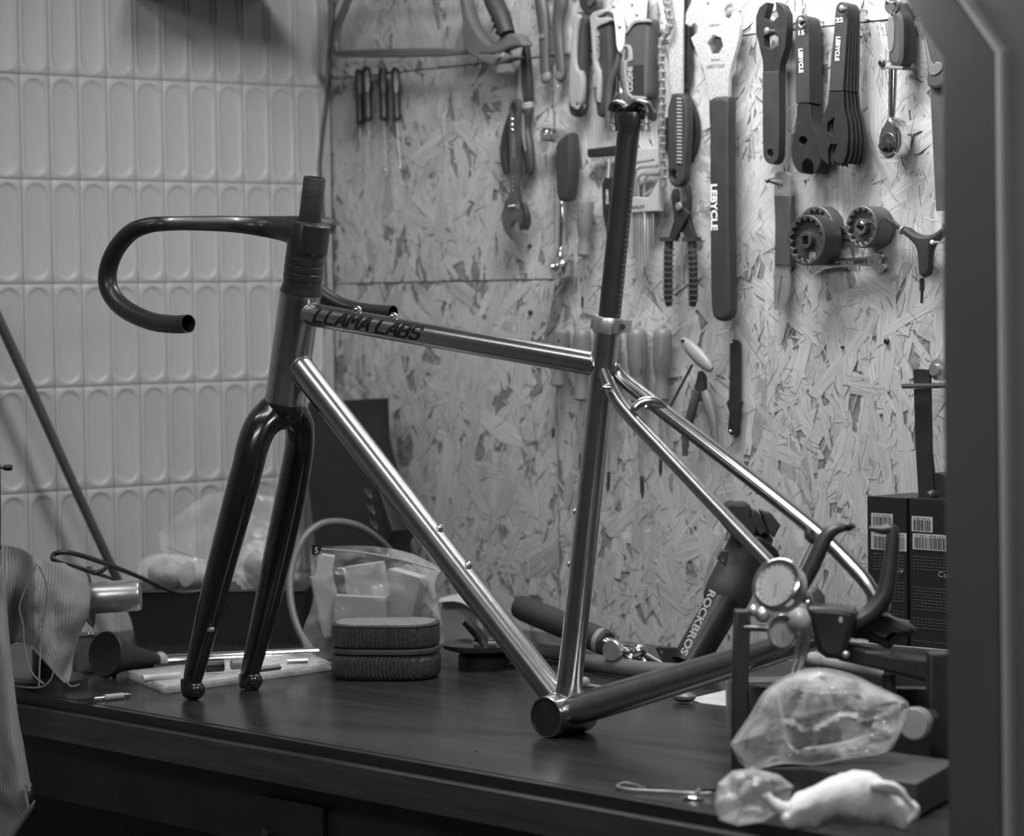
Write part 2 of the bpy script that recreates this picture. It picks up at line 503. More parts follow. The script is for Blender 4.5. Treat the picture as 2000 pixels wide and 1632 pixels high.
osb_panel(0.0, WR, seam_t, 2.5)
osb_panel(0.0, seam_v, seam_h, seam_t)
osb_panel(0.0, seam_v, 0.62, seam_h)
osb_panel(seam_v, WR, 0.62, seam_t)
# screws and screw holes of the board
def screw(px, py, r=0.004, L=0.0, name='screw_head', m=steel, tgt=None):
    P = W(px, py, 0.0)
    if L:
        Q = W(px, py, L) if tgt is None else tgt
        g = join(cyl(V((Q.x, 0.004, Q.z)), Q, r*.45, seg=10), lathe(Q+V((0, .003, 0)), Q+V((0, -.0015, 0)), [(0, r*.45), (.5, r), (1, r*.75)], 16))
    else:
        g = lathe(P+V((0, .001, 0)), P+V((0, -.0042, 0)), [(0, r), (.8, r), (1, r*.7), (1, r*.35), (.6, r*.3)], 16)
    return mesh_obj(name, g, m, wb)
screw(1723, 123, .0045, m=dark_steel)
screw(1733, 666, .004, m=bl_paint, name='screw_hole')
screw(1037, 610, .0035, m=bl_paint, name='screw_hole')
screw(1036, 480, .003, m=bl_paint, name='screw_hole')
screw(1647, 678, .002, m=bl_paint, name='screw_hole')

# tiled wall on the left
wl = struct('wall_left', box(V((-0.0232, -1.3, 1.3)), 0.04, 2.6, 2.6), grout_m, flat=True)
TH = LW(300, 356).z - LW(300, 554).z
TW = abs(LW(42, 350).y - LW(596, 350).y)/10.35
zr = LW(300, 354).z
y_ref = LW(42, 350).y
def tile_mesh():
    n = 28; g = .0005; w, h = TW-g, TH-g
    pr = TW*.395; ph = TH/2*.925
    def pill(r, hh, x):
        out = []
        for i in range(n):
            t = 2*math.pi*(i+.5)/n
            c, s = math.cos(t), math.sin(t)
            out.append(V((x, c*r, s*r + (hh-r)*(1 if s > 0 else -1))))
        return out
    def rect(a, bb, x):
        out = []
        for i in range(n):
            t = 2*math.pi*(i+.5)/n; c, s = math.cos(t), math.sin(t)
            yy = c*pr; zz = s*pr+(ph-pr)*(1 if s > 0 else -1)
            if i in (n//8, 3*n//8, 5*n//8, 7*n//8): yy, zz = (a if c > 0 else -a), (bb if s > 0 else -bb)
            elif abs(c) > .707: yy = a if c > 0 else -a; zz = max(-bb, min(bb, zz))
            else: zz = bb if s > 0 else -bb; yy = max(-a, min(a, yy*1.1))
            out.append(V((x, yy, zz)))
        return out
    loops = [rect(w/2, h/2, -.009), rect(w/2, h/2, -.0012), rect(w/2-.0012, h/2-.0012, 0),
             pill(pr*1.05, ph*1.014, 0), pill(pr*1.0, ph, -.0001), pill(pr*.95, ph*.984, -.0008), pill(pr*.86, ph*.955, -.0020), pill(pr*.74, ph*.915, -.0025)]
    vs = [v for l in loops for v in l]; fs = []
    for k in range(len(loops)-1):
        for i in range(n):
            j = (i+1) % n
            fs.append((k*n+i, k*n+j, (k+1)*n+j, (k+1)*n+i))
    fs.append(tuple(range((len(loops)-1)*n, len(loops)*n)))
    return vs, fs
tvs, tfs = tile_mesh()
tme = bpy.data.meshes.new('tile'); tme.from_pydata(tvs, [], tfs)
tme.polygons.foreach_set('use_smooth', [True]*len(tme.polygons)); tme.set_sharp_from_angle(angle=R(50)); tme.materials.append(tile_m)
rnd = random.Random(3)
ncol = int(1.25/TW)
for r_ in range(-4, 6):
    for c_ in range(0, ncol):
        y = -TW*(c_+.5) + ((y_ref + TW*20) % TW) - TW
        z = zr + TH*(r_+.5) - TH
        if y > -TW*.4 or z > 2.3 or z < ZB-.12: continue
        o = bpy.data.objects.new('tile', tme); COL.objects.link(o); o.parent = wl
        o.location = (0.0005+rnd.uniform(-.0004, .0004), y, z)
        o.rotation_euler = (rnd.uniform(-.002, .002), 0, rnd.uniform(-.006, .006))

# bench
BF = -(3.29-2.25)*S                               # front edge
bench = Thing('workbench', 'long dark lacquered workbench under the tool board, with a dark steel frame', 'workbench', (1.2, BF/2, 0))
BX0, BX1 = 0.012, 2.12
bench.add('bench_top', curve_solid(TP(0), [[(BX0, BF+.012), (BX1, BF+.012), (BX1, -.006), (BX0, -.006)]], .032, .001), lacquer)
bench.add('edge_strip', box(V(((BX0+BX1)/2, BF-.004, ZB-.032)), BX1-BX0, .024, .036), edge_wood)
bench.add('edge_trim', box(V(((BX0+BX1)/2, BF+.006, ZB-.0075)), BX1-BX0, .012, .013), bl_plastic)
bench.add('rail', box(V(((BX0+BX1)/2, BF+.05, ZB-.095)), BX1-BX0, .05, .09), under_m)
bench.add('rail', box(V(((BX0+BX1)/2, -.06, ZB-.085)), BX1-BX0, .05, .09), under_m)
lx = hit(608, 1600, V((0, 1, 0)), V((0, BF+.045, 0))).x
for x in (lx, .05, 2.0):
    leg = bench.add('leg', curve_solid(YP(V((x, BF+.045, 0)), 0), [[(-.026, 0), (.026, 0), (.026, ZB-.05), (-.026, ZB-.05)]], .05, .002), under_m)
    bench.add('leg', box(V((x, -.08, (ZB-.05)/2)), .05, .05, ZB-.05), under_m)
    bench.add('bracket_plate', plate(Plane((x, BF+.019, ZB-.10), (1, 0, 0), (0, 0, 1)), [(0, 0)]*3, .001) if False else box(V((x-.005, BF+.019, ZB-.115)), .13, .006, .075), under_m)
    for dx in (-.045, .04):
        bench.add('bolt', cyl(V((x+dx, BF+.017, ZB-.12)), V((x+dx, BF+.009, ZB-.12)), .008, .006, 12), dark_steel)
# opening frame at the right, standing at the bench front
fy = BF-.045
pl = Plane((0, fy, 0), (1, 0, 0), (0, 0, 1))
fr = struct('window_1', plate(pl, [(1700, -60), (1765, 0), (1838, 118), (1840, 700), (1852, 1700), (1958, 1700), (1946, 700), (1941, 103), (1862, -8), (1830, -60)], .05, bevel=.003, sm=0), frame_paint)
mesh_obj('frame_edge', plate(Plane((0, fy-.003, 0), (1, 0, 0), (0, 0, 1)), [(1862, -8), (1941, 103), (1947, 700), (1957, 1700), (1972, 1700), (1963, 700), (1956, 98), (1874, -12)], .06, bevel=.004, sm=0), pale_frame, fr, V((0, 0, 0)))
mesh_obj('frame_panel', plate(Plane((0, fy+.004, 0), (1, 0, 0), (0, 0, 1)), [(1870, -60), (1955, 98), (1962, 700), (1971, 1700), (2250, 1700), (2250, -60)], .03, bevel=.002, sm=0), mat('worn_grey_panel', .20, 0, .5, .12, 3), fr, V((0, 0, 0)))

# ================================================================== THE BICYCLE FRAME
bk = Thing('bicycle_frame', 'brushed titanium bicycle frame with black fork, drop handlebar and seatpost, standing on the bench', 'bicycle frame', (BBC.x, BBC.y, ZB))
def fpx(P): return kk(P)
def tube2(name, a, b_, rpx, m=titanium, s0=0, s1=0, seg=48):
    P, Q = F(a[0], a[1], s0), F(b_[0], b_[1], s1)
    if not isinstance(rpx, tuple): rpx = (rpx, rpx)
    return bk.add(name, lathe(P, Q, [(0, rpx[0]*kk(P)), (1, rpx[1]*kk(Q))], seg), m)
# head tube
HT0, HT1 = F(587, 572), F(557, 787)
rh = 41*kk(HT0)
bk.add('head_tube', lathe(HT0, HT1, [(0, rh*.97), (.004, rh), (.05, rh), (.06, rh*.985), (.94, rh*.985), (.95, rh), (.995, rh), (1, rh*.97)], 56), titanium)
tube2('top_tube', (596, 612), (1178, 714), (22.5, 23.5))
tube2('down_tube', (575, 702), (1090, 1366), (26, 27.5))
tube2('seat_tube', (1109, 1362), (1187, 640), (25, 24.5))
bbo = bk.add('bottom_bracket_shell', tubeh(BBC-WAX*.034, BBC+WAX*.034, BBR, BBR*.90, 64, depth=.03), titanium)
bk.add('bearing_seat', lathe(BBC-WAX*.0325, BBC+WAX*.0325, [(0, BBR*.905), (0, BBR*.87), (1, BBR*.87), (1, BBR*.905)], 48), bl_plastic, bbo)
# weld beads: a beaded ring around each joint
def bead(a, b_, r, n=30, rr=.0021, name='weld'):
    ax = (b_-a).normalized(); u = ax.cross(WAX).normalized(); w = ax.cross(u)
    gs = []
    pts = [a+u*(math.cos(2*math.pi*i/n)*r)+w*(math.sin(2*math.pi*i/n)*r) for i in range(n+1)]
    return sweep(pts, [rr*(1+.25*(i % 2)) for i in range(n+1)], 6, False)
def along(a, b_, t): return a+(b_-a)*t
TT0, TT1 = F(596, 612), F(1178, 714)
DT0, DT1 = F(575, 702), F(1090, 1366)
ST0, ST1 = F(1109, 1362), F(1187, 640)
def weldring(A0, A1, rA, B0, B1, rB):             # where tube B meets the surface of tube A
    ax = (A1-A0).normalized(); bd = (B1-B0).normalized()
    u = bd.cross(WAX).normalized(); w = bd.cross(u).normalized()
    pts = []
    for i in range(37):
        t = 2*math.pi*i/36
        o = B0 + u*(math.cos(t)*rB) + w*(math.sin(t)*rB)
        q = o - A0
        d_ = bd - ax*bd.dot(ax); e = q - ax*q.dot(ax)
        a_ = d_.dot(d_); b2 = 2*d_.dot(e); c_ = e.dot(e)-rA*rA
        D_ = b2*b2-4*a_*c_
        if D_ < 0: return None
        s = (-b2+math.sqrt(D_))/(2*a_)
        pts.append(o+bd*s)
    return sweep(pts, [.0017*(1+.3*(i % 2)) for i in range(37)], 6, False)
for (A, rA, B, rB) in (((HT0, HT1), rh*.985, (TT0, TT1), 22.5*kk(TT0)), ((HT0, HT1), rh*.985, (DT0, DT1), 26*kk(DT0)),
                       ((ST0, ST1), 24.7*kk(ST1), (TT1, TT0), 23.5*kk(TT1)), ((BBC-WAX, BBC+WAX), BBR, (ST0, ST1), 25*kk(ST0)),
                       ((BBC-WAX, BBC+WAX), BBR, (DT1, DT0), 27.5*kk(DT1))):
    g = weldring(A[0], A[1], rA, B[0], B[1], rB)
    if g: bk.add('weld', g, weld)
# stays
def stay(name, pts, m=titanium, **kw):
    P = [F(x, y, s) for x, y, s, r in pts]
    return bk.add(name, sweep(P, [pts[i][3]*kk(P[i]) for i in range(len(P))], 28, True, 6, **kw), m)
stay('seat_stay', [(1178, 722, -.006, 12), (1192, 757, -.010, 14), (1214, 792, -.014, 14), (1248, 831, -.018, 14), (1293, 878, -.023, 14), (1345, 933, -.030, 14), (1412, 1004, -.040, 14), (1508, 1105, -.055, 14), (1560, 1160, -.060, 12)])
stay('seat_stay', [(1200, 715, .004, 12), (1214, 738, .010, 14), (1290, 798, .017, 15), (1400, 883, .028, 15), (1530, 985, .044, 15), (1604, 1046, .052, 15), (1652, 1092, .058, 15), (1690, 1134, .060, 15), (1712, 1168, .060, 13)])
stay('seat_stay_bridge', [(1238, 797, -.016, 8), (1250, 787, -.008, 9), (1266, 783, .0, 9.5), (1284, 786, .009, 9), (1298, 797, .016, 8)])
stay('chain_stay', [(1113, 1389, -.009, 24), (1152, 1378, -.017, 30.5), (1300, 1333, -.032, 30), (1433, 1292, -.046, 27), (1515, 1264, -.056, 22), (1575, 1232, -.060, 16)])
stay('chain_stay', [(1120, 1392, .018, 26), (1200, 1366, .024, 28), (1340, 1325, .036, 26), (1520, 1272, .050, 22), (1640, 1232, .058, 17), (1712, 1196, .060, 14)])
for s_, (x, y) in ((-.060, (1566, 1186)), (.060, (1716, 1182))):
    P = F(x, y, s_)
    pp = FP(s_)
    bk.add('dropout', plate(pp, [(x-16, y-30), (x+8, y-34), (x+20, y-8), (x+14, y+22), (x+4, y+30), (x-14, y+48), (x-22, y+20)], .007, holes=[disc_px(x, y, 9, 14)], bevel=.0015), titanium)
# small bosses and bolts
def boss(P, d, r=.0045, name='bolt', h=.006):
    d = d.normalized()
    return bk.add(name, lathe(P-d*.003, P+d*h, [(0, r*1.15), (.35, r*1.15), (.36, r*.85), (.6, r), (.85, r*.75), (1, r*.25)], 16), chrome)
dirT = (TT1-TT0).normalized(); nT = WAX.cross(dirT).normalized(); nT = nT if nT.z > 0 else -nT
for x, y in ((698, 608), (769, 621)): boss(F(x, y), nT, .0055, h=.007)
dirD = (DT1-DT0).normalized(); nD = WAX.cross(dirD).normalized(); nD = nD if nD.z > 0 else -nD
for x, y in ((857, 1034), (913, 1106)): boss(F(x, y), nD, .0050, h=.0075)
dirS = (ST1-ST0).normalized(); nS = WAX.cross(dirS).normalized(); nS = nS if nS.dot(UAX) < 0 else -nS
for x, y in ((1127, 999), (1116, 1102)): boss(F(x, y), nS, .0045, h=.005)
g1 = F(1188, 757, -.022)
boss(g1, -WAX*.7-UAX, .0042, h=.008)
P = F(1263, 790, 0.0); boss(P, -V((0, 0, 1))-WAX*.6, .004, h=.008)
# lettering on the top tube, wrapped round it
GLYPH = {'L': [[(0, 1), (0, 0), (.58, 0)]], 'A': [[(-.02, 0), (.30, 1), (.42, 1), (.62, 0)], [(.12, .32), (.54, .32)]],
         'M': [[(0, 0), (0, 1), (.10, 1), (.36, .45), (.62, 1), (.72, 1), (.72, 0)]], 'B': [[(0, 0), (0, 1), (.46, 1), (.56, .88), (.56, .64), (.44, .52), (0, .52)], [(.44, .52), (.60, .40), (.60, .12), (.50, 0), (0, 0)]],
         'S': [[(.58, .86), (.50, 1), (.10, 1), (0, .88), (0, .64), (.10, .53), (.50, .47), (.60, .36), (.60, .12), (.50, 0), (.08, 0), (0, .14)]]}
def tube_text(s, P0, axis, r, u0, v0, height, width):
    view = -(P0-CAM); view = (view-axis*view.dot(axis)).normalized()
    up = axis.cross(view).normalized(); up = up if up.z > 0 else -up
    adv = {'M': .98, ' ': .42}
    tot = sum(adv.get(c, .84) for c in s)
    k = width/tot; x = 0; vs = []; fs = []
    def P(a, v):
        ang = (v0+v*height)/r
        return P0+axis*(u0+(a+v*.34)*k)+(view*math.cos(ang)+up*math.sin(ang))*(r+.0003)
    hw = .085
    for c in s:
        for line in GLYPH.get(c, []):
            for (p, q) in zip(line[:-1], line[1:]):
                d = V((q[0]-p[0], q[1]-p[1])); d.normalize(); n_ = V((-d.y, d.x))*hw; e = d*hw*.8
                m_ = 6; o = len(vs)
                for t_ in range(m_+1):
                    f = t_/m_; cx = (p[0]-e.x)+(q[0]-p[0]+2*e.x)*f; cy = (p[1]-e.y)+(q[1]-p[1]+2*e.y)*f
                    for w_ in (-1, 0, 1): vs.append(P(x+cx+n_.x*w_, cy+n_.y*w_))
                for t_ in range(m_):
                    for w_ in (0, 1): fs.append((o+t_*3+w_, o+t_*3+w_+1, o+t_*3+w_+4, o+t_*3+w_+3))
        x += adv.get(c, .84)
    return vs, fs
ta, tb = F(628, 618), F(836, 655)
k0 = kk(ta)
bk.add('lettering', tube_text('LLAMA LABS', TT0, dirT, 23.1*k0, (ta-TT0).length, -13*k0, 26*k0, (tb-ta).length), mat('black_decal', .010, 0, .35), flat=True)
# fork
def sw(name, pts, m, seg=28, sm=6, par=None, **kw):
    P = [F(x, y, s) for x, y, s, r in pts]
    return bk.add(name, sweep(P, [pts[i][3]*kk(P[i]) for i in range(len(P))], seg, True, sm, **kw), m, par)
fk = sw('fork', [(557, 787, 0, 40.5), (556, 794, 0, 41.5), (554, 804, 0, 41), (552, 814, 0, 36), (551, 822, 0, 20)], carbon)
bl = [(556, 792, 0, 34), (547, 801, -.005, 39), (528, 812, -.016, 38), (508, 834, -.030, 36.5), (493, 872, -.041, 35), (484, 910, -.046, 34), (466, 977, -.051, 33.5), (420, 1150, -.053, 29), (385, 1290, -.054, 23), (375, 1330, -.054, 20)]
sw('fork_blade', bl, carbon, par=fk, flat=.80, flatdir=WAX)
br = [(556, 792, 0, 32), (562, 801, .006, 36), (575, 812, .016, 35), (585, 836, .029, 33), (583, 884, .042, 32), (566, 977, .050, 33), (528, 1150, .053, 29), (494, 1290, .054, 22), (486, 1322, .054, 19)]
sw('fork_blade', br, carbon, par=fk, flat=.80, flatdir=WAX)
for (x, y, s_) in ((374, 1340, -.054), (487, 1330, .054)):
    P = F(x, y, s_)
    Q = V((P.x, P.y, ZB+.013))
    bk.add('fork_tip', join(sweep([P+V((0, 0, .010))-UAX*.001, P+V((0, 0, -.004)), Q+UAX*.004, Q+UAX*.010], [.0135, .0138, .0130, .0105], 24, True, 5), ball(Q+UAX*.008, .0122, 24), ball(Q+UAX*.001, .0129, 24)), carbon, fk)
for x, y, s_ in ((411, 1229, -.068),):
    P = F(x, y, s_+.004); bk.add('fork_bolt', cyl(P+WAX*.004, P-WAX*.003, .0035, .0028, 12), steel, fk)
# spacers, stem, bar, steerer
bk.add('headset_cover', lathe(F(588, 574), F(596, 498), [(0, 41*kk(HT0)), (.08, 41.5*kk(HT0)), (.30, 37*kk(HT0)), (.34, 38*kk(HT0)), (1.0, 38*kk(HT0))], 48), carbon_m)
for i, y in enumerate((515, 530, 545)):
    a = F(588+(574-y)*.105, y); a2 = F(588+(574-y+12)*.105, y-12)
    bk.add('spacer_ring', lathe(a, a2, [(0, 38.0*kk(a)), (.06, 38.7*kk(a)), (.94, 38.7*kk(a)), (1, 38.0*kk(a))], 48), carbon_m)
st0, st1 = F(596, 500), F(603, 432)
bk.add('stem', join(
    lathe(st0, st1, [(0, 37*kk(st0)), (.05, 38*kk(st0)), (.9, 38*kk(st0)), (1, 34*kk(st0))], 40),
    sweep([F(610, 456), F(578, 450), F(545, 445), F(505, 440.5), F(474, 438.5), F(450, 437.5)], [r*kk(st0) for r in (33, 29, 23.5, 19, 16, 9)], 28, True, 4)), carbon_m)
bk.add('steerer_tube', tubeh(F(604, 440), F(615, 346), 22*kk(st1), 18.5*kk(st1), 44, depth=.03), mat('matt_carbon_steerer', .040, 0, .5, .3, 40, stretch=(1, 1, 6)))
bk.add('stem_clamp', lathe(F(606, 496), F(614, 436), [(0, 30*kk(st0)), (.06, 33*kk(st0)), (.94, 33*kk(st0)), (1, 30*kk(st0))], 40), carbon_m)
bk.add('stem_recess', lathe(F(584, 424.5), F(584, 423), [(0, 12*kk(st0)), (1, 12*kk(st0))], 24), pale_plastic)
def bar_side(sg):
    if sg < 0:
        pts = [(560, 448, .0, 24), (520, 443, -.006, 20.5), (475, 439, -.030, 17), (430, 436.5, -.066, 15.5), (360, 436, -.14, 14), (318, 437, -.178, 14.5), (290, 440, -.192, 15.5), (258, 452, -.198, 17), (231, 480, -.2, 17.5), (214, 515, -.2, 18), (210, 550, -.2, 18.5), (221, 580, -.2, 18.5), (248, 606, -.202, 18.5), (295, 627, -.205, 18), (340, 633, -.21, 18), (368, 632, -.212, 18)]
    else:
        pts = [(478, 438, 0, 14), (540, 441, .06, 14.5), (600, 442, .14, 14), (640, 440, .185, 15.5), (628, 444, .198, 17), (606, 460, .2, 17), (590, 490, .2, 17), (585, 520, .2, 17.5), (600, 552, .2, 17.5), (625, 573, .2, 17.5), (668, 598, .205, 16), (720, 608, .21, 14.5), (768, 611, .212, 14)]
    P = [F(x, y, s) for x, y, s, r in pts]
    q = catmull([V((p.x, p.y, p.z, pts[i][3]*kk(p)*(1 if sg < 0 else 1.05))) for i, p in enumerate(P)], 6)
    Pp = [V((p[0], p[1], p[2])) for p in q]; rr = [p[3] for p in q]
    d = (Pp[-1]-Pp[-2]).normalized()
    for rf, back in ((.9, 0), (.88, .03), (.05, .03)):         # hollow end
        Pp.append(Pp[len(q)-1]-d*back if back else Pp[len(q)-1]+d*1e-5); rr.append(rr[len(q)-1]*rf)
    n0 = len(q)
    g = sweep(Pp[:n0], rr[:n0], 28, False)
    inner = lathe(Pp[n0-1], Pp[n0-1]-d*.04, [(0, rr[n0-1]), (.01, rr[n0-1]*.9), (1, rr[n0-1]*.88), (1, .001)], 28)
    return join(g, (inner[0], inner[1][:-2]))
bk.add('handlebar', join(bar_side(-1), bar_side(1)), carbon_m)
# seat clamp, seatpost, saddle clamp head
sc = F(1187, 634); sup = (ST1-ST0).normalized()
bk.add('seat_clamp', lathe(sc-sup*.0095, sc+sup*.0095, [(0, 27.5*kk(sc)), (.06, 28.8*kk(sc)), (.94, 28.8*kk(sc)), (1, 27.5*kk(sc))], 44), steel)
for dd, l in ((0, 'seat_clamp_ear'),):
    bk.add(l, box(F(1216, 638, -.004), .013, .0165, .0145, UAX, sup), steel)
    bk.add('seat_clamp_ear', box(F(1164, 632, -.004), .006, .012, .012, UAX, sup), steel)
    bk.add('seat_clamp_bolt', cyl(F(1216, 638, -.014), F(1216, 638, .012), .0035, seg=14), chrome)
SP0, SP1 = F(1189, 632), F(1227, 262)
bk.add('seatpost', lathe(SP0, SP1, [(0, 22*kk(SP0)), (.93, 21.3*kk(SP0)), (1, 22*kk(SP0))], 44), post_m)
# printed height scale on the post
scl = []
ax = (SP1-SP0).normalized(); vw = (CAM-SP0); vw = (vw-ax*vw.dot(ax)).normalized(); sd = ax.cross(vw); sd = sd if sd.dot(UAX) > 0 else -sd
for i in range(26):
    c = SP0+ax*(.012+i*.0058); w_ = .0042 if i % 5 else .0070
    an = R(52); dr = vw*math.cos(an)+sd*math.sin(an); tg = -vw*math.sin(an)+sd*math.cos(an)
    scl.append(box(c+dr*(21.9*kk(SP0)+.0003), w_, .0004, .0004, tg, ax))
bk.add('height_scale', join(*scl), grey_ink)
hd = F(1229, 245)
hb = bk.add('seatpost_head', join(
    lathe(F(1227, 268), F(1231, 218), [(0, 22*kk(hd)), (.4, 25*kk(hd)), (.75, 30*kk(hd)), (1, 28*kk(hd))], 36, squash=.8, sdir=WAX),
    curve_solid(FP(-.001), [smooth_pts([FP(0).ab(FP(0).px(x, y)) for x, y in ((1200, 224), (1206, 214), (1250, 210), (1258, 222), (1252, 238), (1204, 240))], 1)], .028, .002)), post_m)
for s_ in (-.011, .011):
    bk.add('rail_clamp', sweep([F(x, y, s_) for x, y in ((1194, 216), (1198, 204), (1208, 200), (1218, 204), (1226, 211), (1238, 205), (1246, 199), (1256, 200), (1265, 206), (1270, 220))],   .0033, 10, True, 4, flat=1.8, flatdir=WAX), dark_steel, hb)
bk.add('rail_clamp', sweep([F(x, y, 0) for x, y in ((1198, 214), (1215, 208), (1230, 213), (1248, 204), (1264, 212))], .0042, 10, True, 4, flat=1.7, flatdir=WAX), steel, hb)
for x, s_ in ((1200, 0.0), (1262, 0.0)):
    a, c = F(x+2, 196, s_), F(x-2, 256, s_)
    bk.add('clamp_bolt', lathe(a, c, [(0, .0042), (.1, .0042), (.1, .0022), (.62, .0022), (.62, .0062), (.74, .0062), (.74, .005), (.8, .0066), (.98, .0066), (1, .005)], 14), steel, hb)

# ================================================================== TOOLS ON THE BOARD
def wthing(name, label, cat, px, py, group=None):
    return Thing(name, label, cat, W(px, py, 0.0), group)
def wp(th, name, outline, d, t, m, holes=(), bevel=.001, sm=1, **kw):
    return th.add(name, plate(WP(d), outline, t, holes, bevel, sm), m, **kw)
def wl_(th, name, a, b_, d, prof, m, seg=18, squash=.8, **kw):      # prof radii in photo pixels
    P, Q = W(a[0], a[1], d), W(b_[0], b_[1], d)
    k = kk(P)
    return th.add(name, lathe(P, Q, [(t, r*k) for t, r in prof], seg, squash, V((0, 1, 0))), m, **kw)
def wtext(th, s, x, y, d, hpx, lpx, m=white_ink, down=True, bold=.02, lean=0.0, **kw):
    P = W(x, y, d); k = kk(P)
    if down: A = V((lean, 0, -1)); B = V((1, 0, lean))
    else: A = V((1, 0, lean)); B = V((-lean, 0, 1))
    sc = 1/.66
    g = text(s, P, A, B, hpx*k/.72*(sc if down else 1), bold=bold, width=lpx*k*(1 if down else sc), align='LEFT')
    return th.add('lettering', g, m, flat=True, **kw)
def nail(th, x, y, d, r=.0032, m=steel):
    Q = W(x, y, d)
    return th.add('nail', join(cyl(V((Q.x, .003, Q.z)), Q, r*.5, seg=8), lathe(Q+V((0, .0015, 0)), Q+V((0, -.0012, 0)), [(0, r), (.6, r), (1, r*.6)], 14)), m)
bright = mat('nickel_plated_sheet', .85, .35, .35, .05, 30)
NT = 'tools hanging on the strand board'

# --- hacksaw
t = wthing('hacksaw', 'grey hacksaw with a curved grip, hung level at the top left of the board', 'saw', 830, 110)
wp(t, 'frame', [(655, 97), (913, 92), (916, 110), (660, 113), (650, 106)], .052, .012, saw_paint, bevel=.003)
t.add('frame_bow', sweep([W(x, y, .052) for x, y in ((660, 104), (656, 84), (660, 50), (676, 10), (690, -30))], [8*kk(W(660, 100))]*5, 12, True, 5), saw_paint)
wp(t, 'handle_guard', [(895, -12), (906, -12), (912, 20), (920, 45), (935, 68), (950, 85), (963, 86), (975, 72), (990, 64), (1008, 66), (1020, 80), (1022, 92), (1004, 90), (985, 96), (970, 105), (940, 106), (925, 103), (975, 106), (1000, 106), (1008, 112), (985, 120), (965, 130), (945, 124), (920, 112), (905, 95), (900, 60), (903, 50), (898, 15)], .060, .022, saw_paint, bevel=.004, sm=2)
t.add('grip', sweep([W(x, y, .058) for x, y in ((956, -30), (966, 5), (980, 35), (990, 66))], [17*kk(W(960, 0)), 19*kk(W(960, 0)), 18*kk(W(960, 0)), 16*kk(W(960, 0))], 16, True, 5), rubber)
for i in range(6):
    x, y = 964+i*4.2, -4+i*12.5
    P = W(x, y, .058); ax = (W(990, 66, .058)-W(966, 5, .058)).normalized()
    t.add('grip_ring', lathe(P-ax*.0012, P+ax*.0012, [(0, 17.8*kk(P)), (.5, 19*kk(P)), (1, 17.8*kk(P))], 18), bl_grip)
P = W(986, 110, .052)
t.add('wing_nut', join(lathe(P+V((0, .012, 0)), P+V((0, -.016, 0)), [(0, .007), (.6, .007), (.61, .004), (1, .004)], 12), box(P+V((0.002, 0, -.018)), .026, .012, .012)), steel)
t.add('blade', sweep([W(700, -34, .05), W(950, -40, .05)], .004, 6), steel)
# --- four small hex drivers at the left
for i, (x, y0, y1, yb, bx, ls, lab) in enumerate(((701, 135, 243, 332, 704, 0, 'leftmost small black hex driver of four on the board under the hacksaw'),
                                  (716, 130, 236, 326, 721, 1, 'second small black hex driver from the left under the hacksaw'),
                                  (747, 133, 235, 332, 754, 0, 'third small black hex driver from the left under the hacksaw'),
                                  (772, 132, 236, 328, 782, 1, 'rightmost small black hex driver of four under the hacksaw'))):
    t = wthing('hex_driver', lab, 'screwdriver', x, y0, 'small hex drivers')
    d = .012+.004*ls
    wl_(t, 'handle', (x, y0), (x+3, y1), d, [(0, 6), (.06, 8.5), (.5, 9), (.9, 8.5), (.94, 9.5), (1, 8)], bl_plastic, 14, 1)
    wp(t, 'name_panel', [(x-4, y0+8), (x+4, y0+8), (x+5, y0+30), (x+3, y0+50), (x-1, y0+50), (x-3, y0+30)], d+8*kk(W(x, y0))+.0006, .0015, lt_plastic if ls else mid_plastic, bevel=.0004)
    t.add('shaft', sweep([W(x+3, y1-3, d), W((x+bx)/2+1, (y1+yb)/2, d), W(bx, yb-4, d)], .0014, 8), steel)
    t.add('driver_tip', ball(W(bx, yb, d), .0026, 10), chrome)
# --- long-nosed pliers
t = wthing('long_nose_pliers', 'long-nose pliers hanging jaws up between the hacksaw and the grey-handled pliers', 'pliers', 1020, 200)
wp(t, 'jaw', [(1024, 70), (1030, 120), (1034, 170), (1034, 204), (1022, 206), (1017, 160), (1016, 120), (1021, 90)], .020, .010, dark_steel, bevel=.002)
wp(t, 'jaw', [(1022, 75), (1014, 120), (1010, 170), (1008, 206), (1024, 206), (1026, 150), (1025, 110)], .017, .008, steel, bevel=.002)
t.add('handle', sweep([W(x, y, .020) for x, y in ((1030, 200), (1030, 215), (1026, 250), (1031, 290), (1035, 325), (1032, 340))], [r*kk(W(1030, 200)) for r in (11, 15, 13, 15, 12, 9)], 16, True, 5, flat=.7, flatdir=V((0, 1, 0))), bl_grip)
t.add('handle', sweep([W(x, y, .013) for x, y in ((1012, 205), (1000, 230), (989, 270), (986, 310), (990, 338))], [r*kk(W(1030, 200)) for r in (10, 11, 12, 11, 8)], 16, True, 5, flat=.7, flatdir=V((0, 1, 0))), bl_grip)
t.add('handle_inlay', sweep([W(x, y, .027) for x, y in ((1022, 222), (1022, 260), (1027, 295))], [.002, .003, .002], 8, True, 4), mid_plastic)
wl_(t, 'collar', (1030, 201), (1031, 213), .020, [(0, 13), (.3, 14.5), (.5, 13), (.7, 14.5), (1, 13)], pale_plastic)
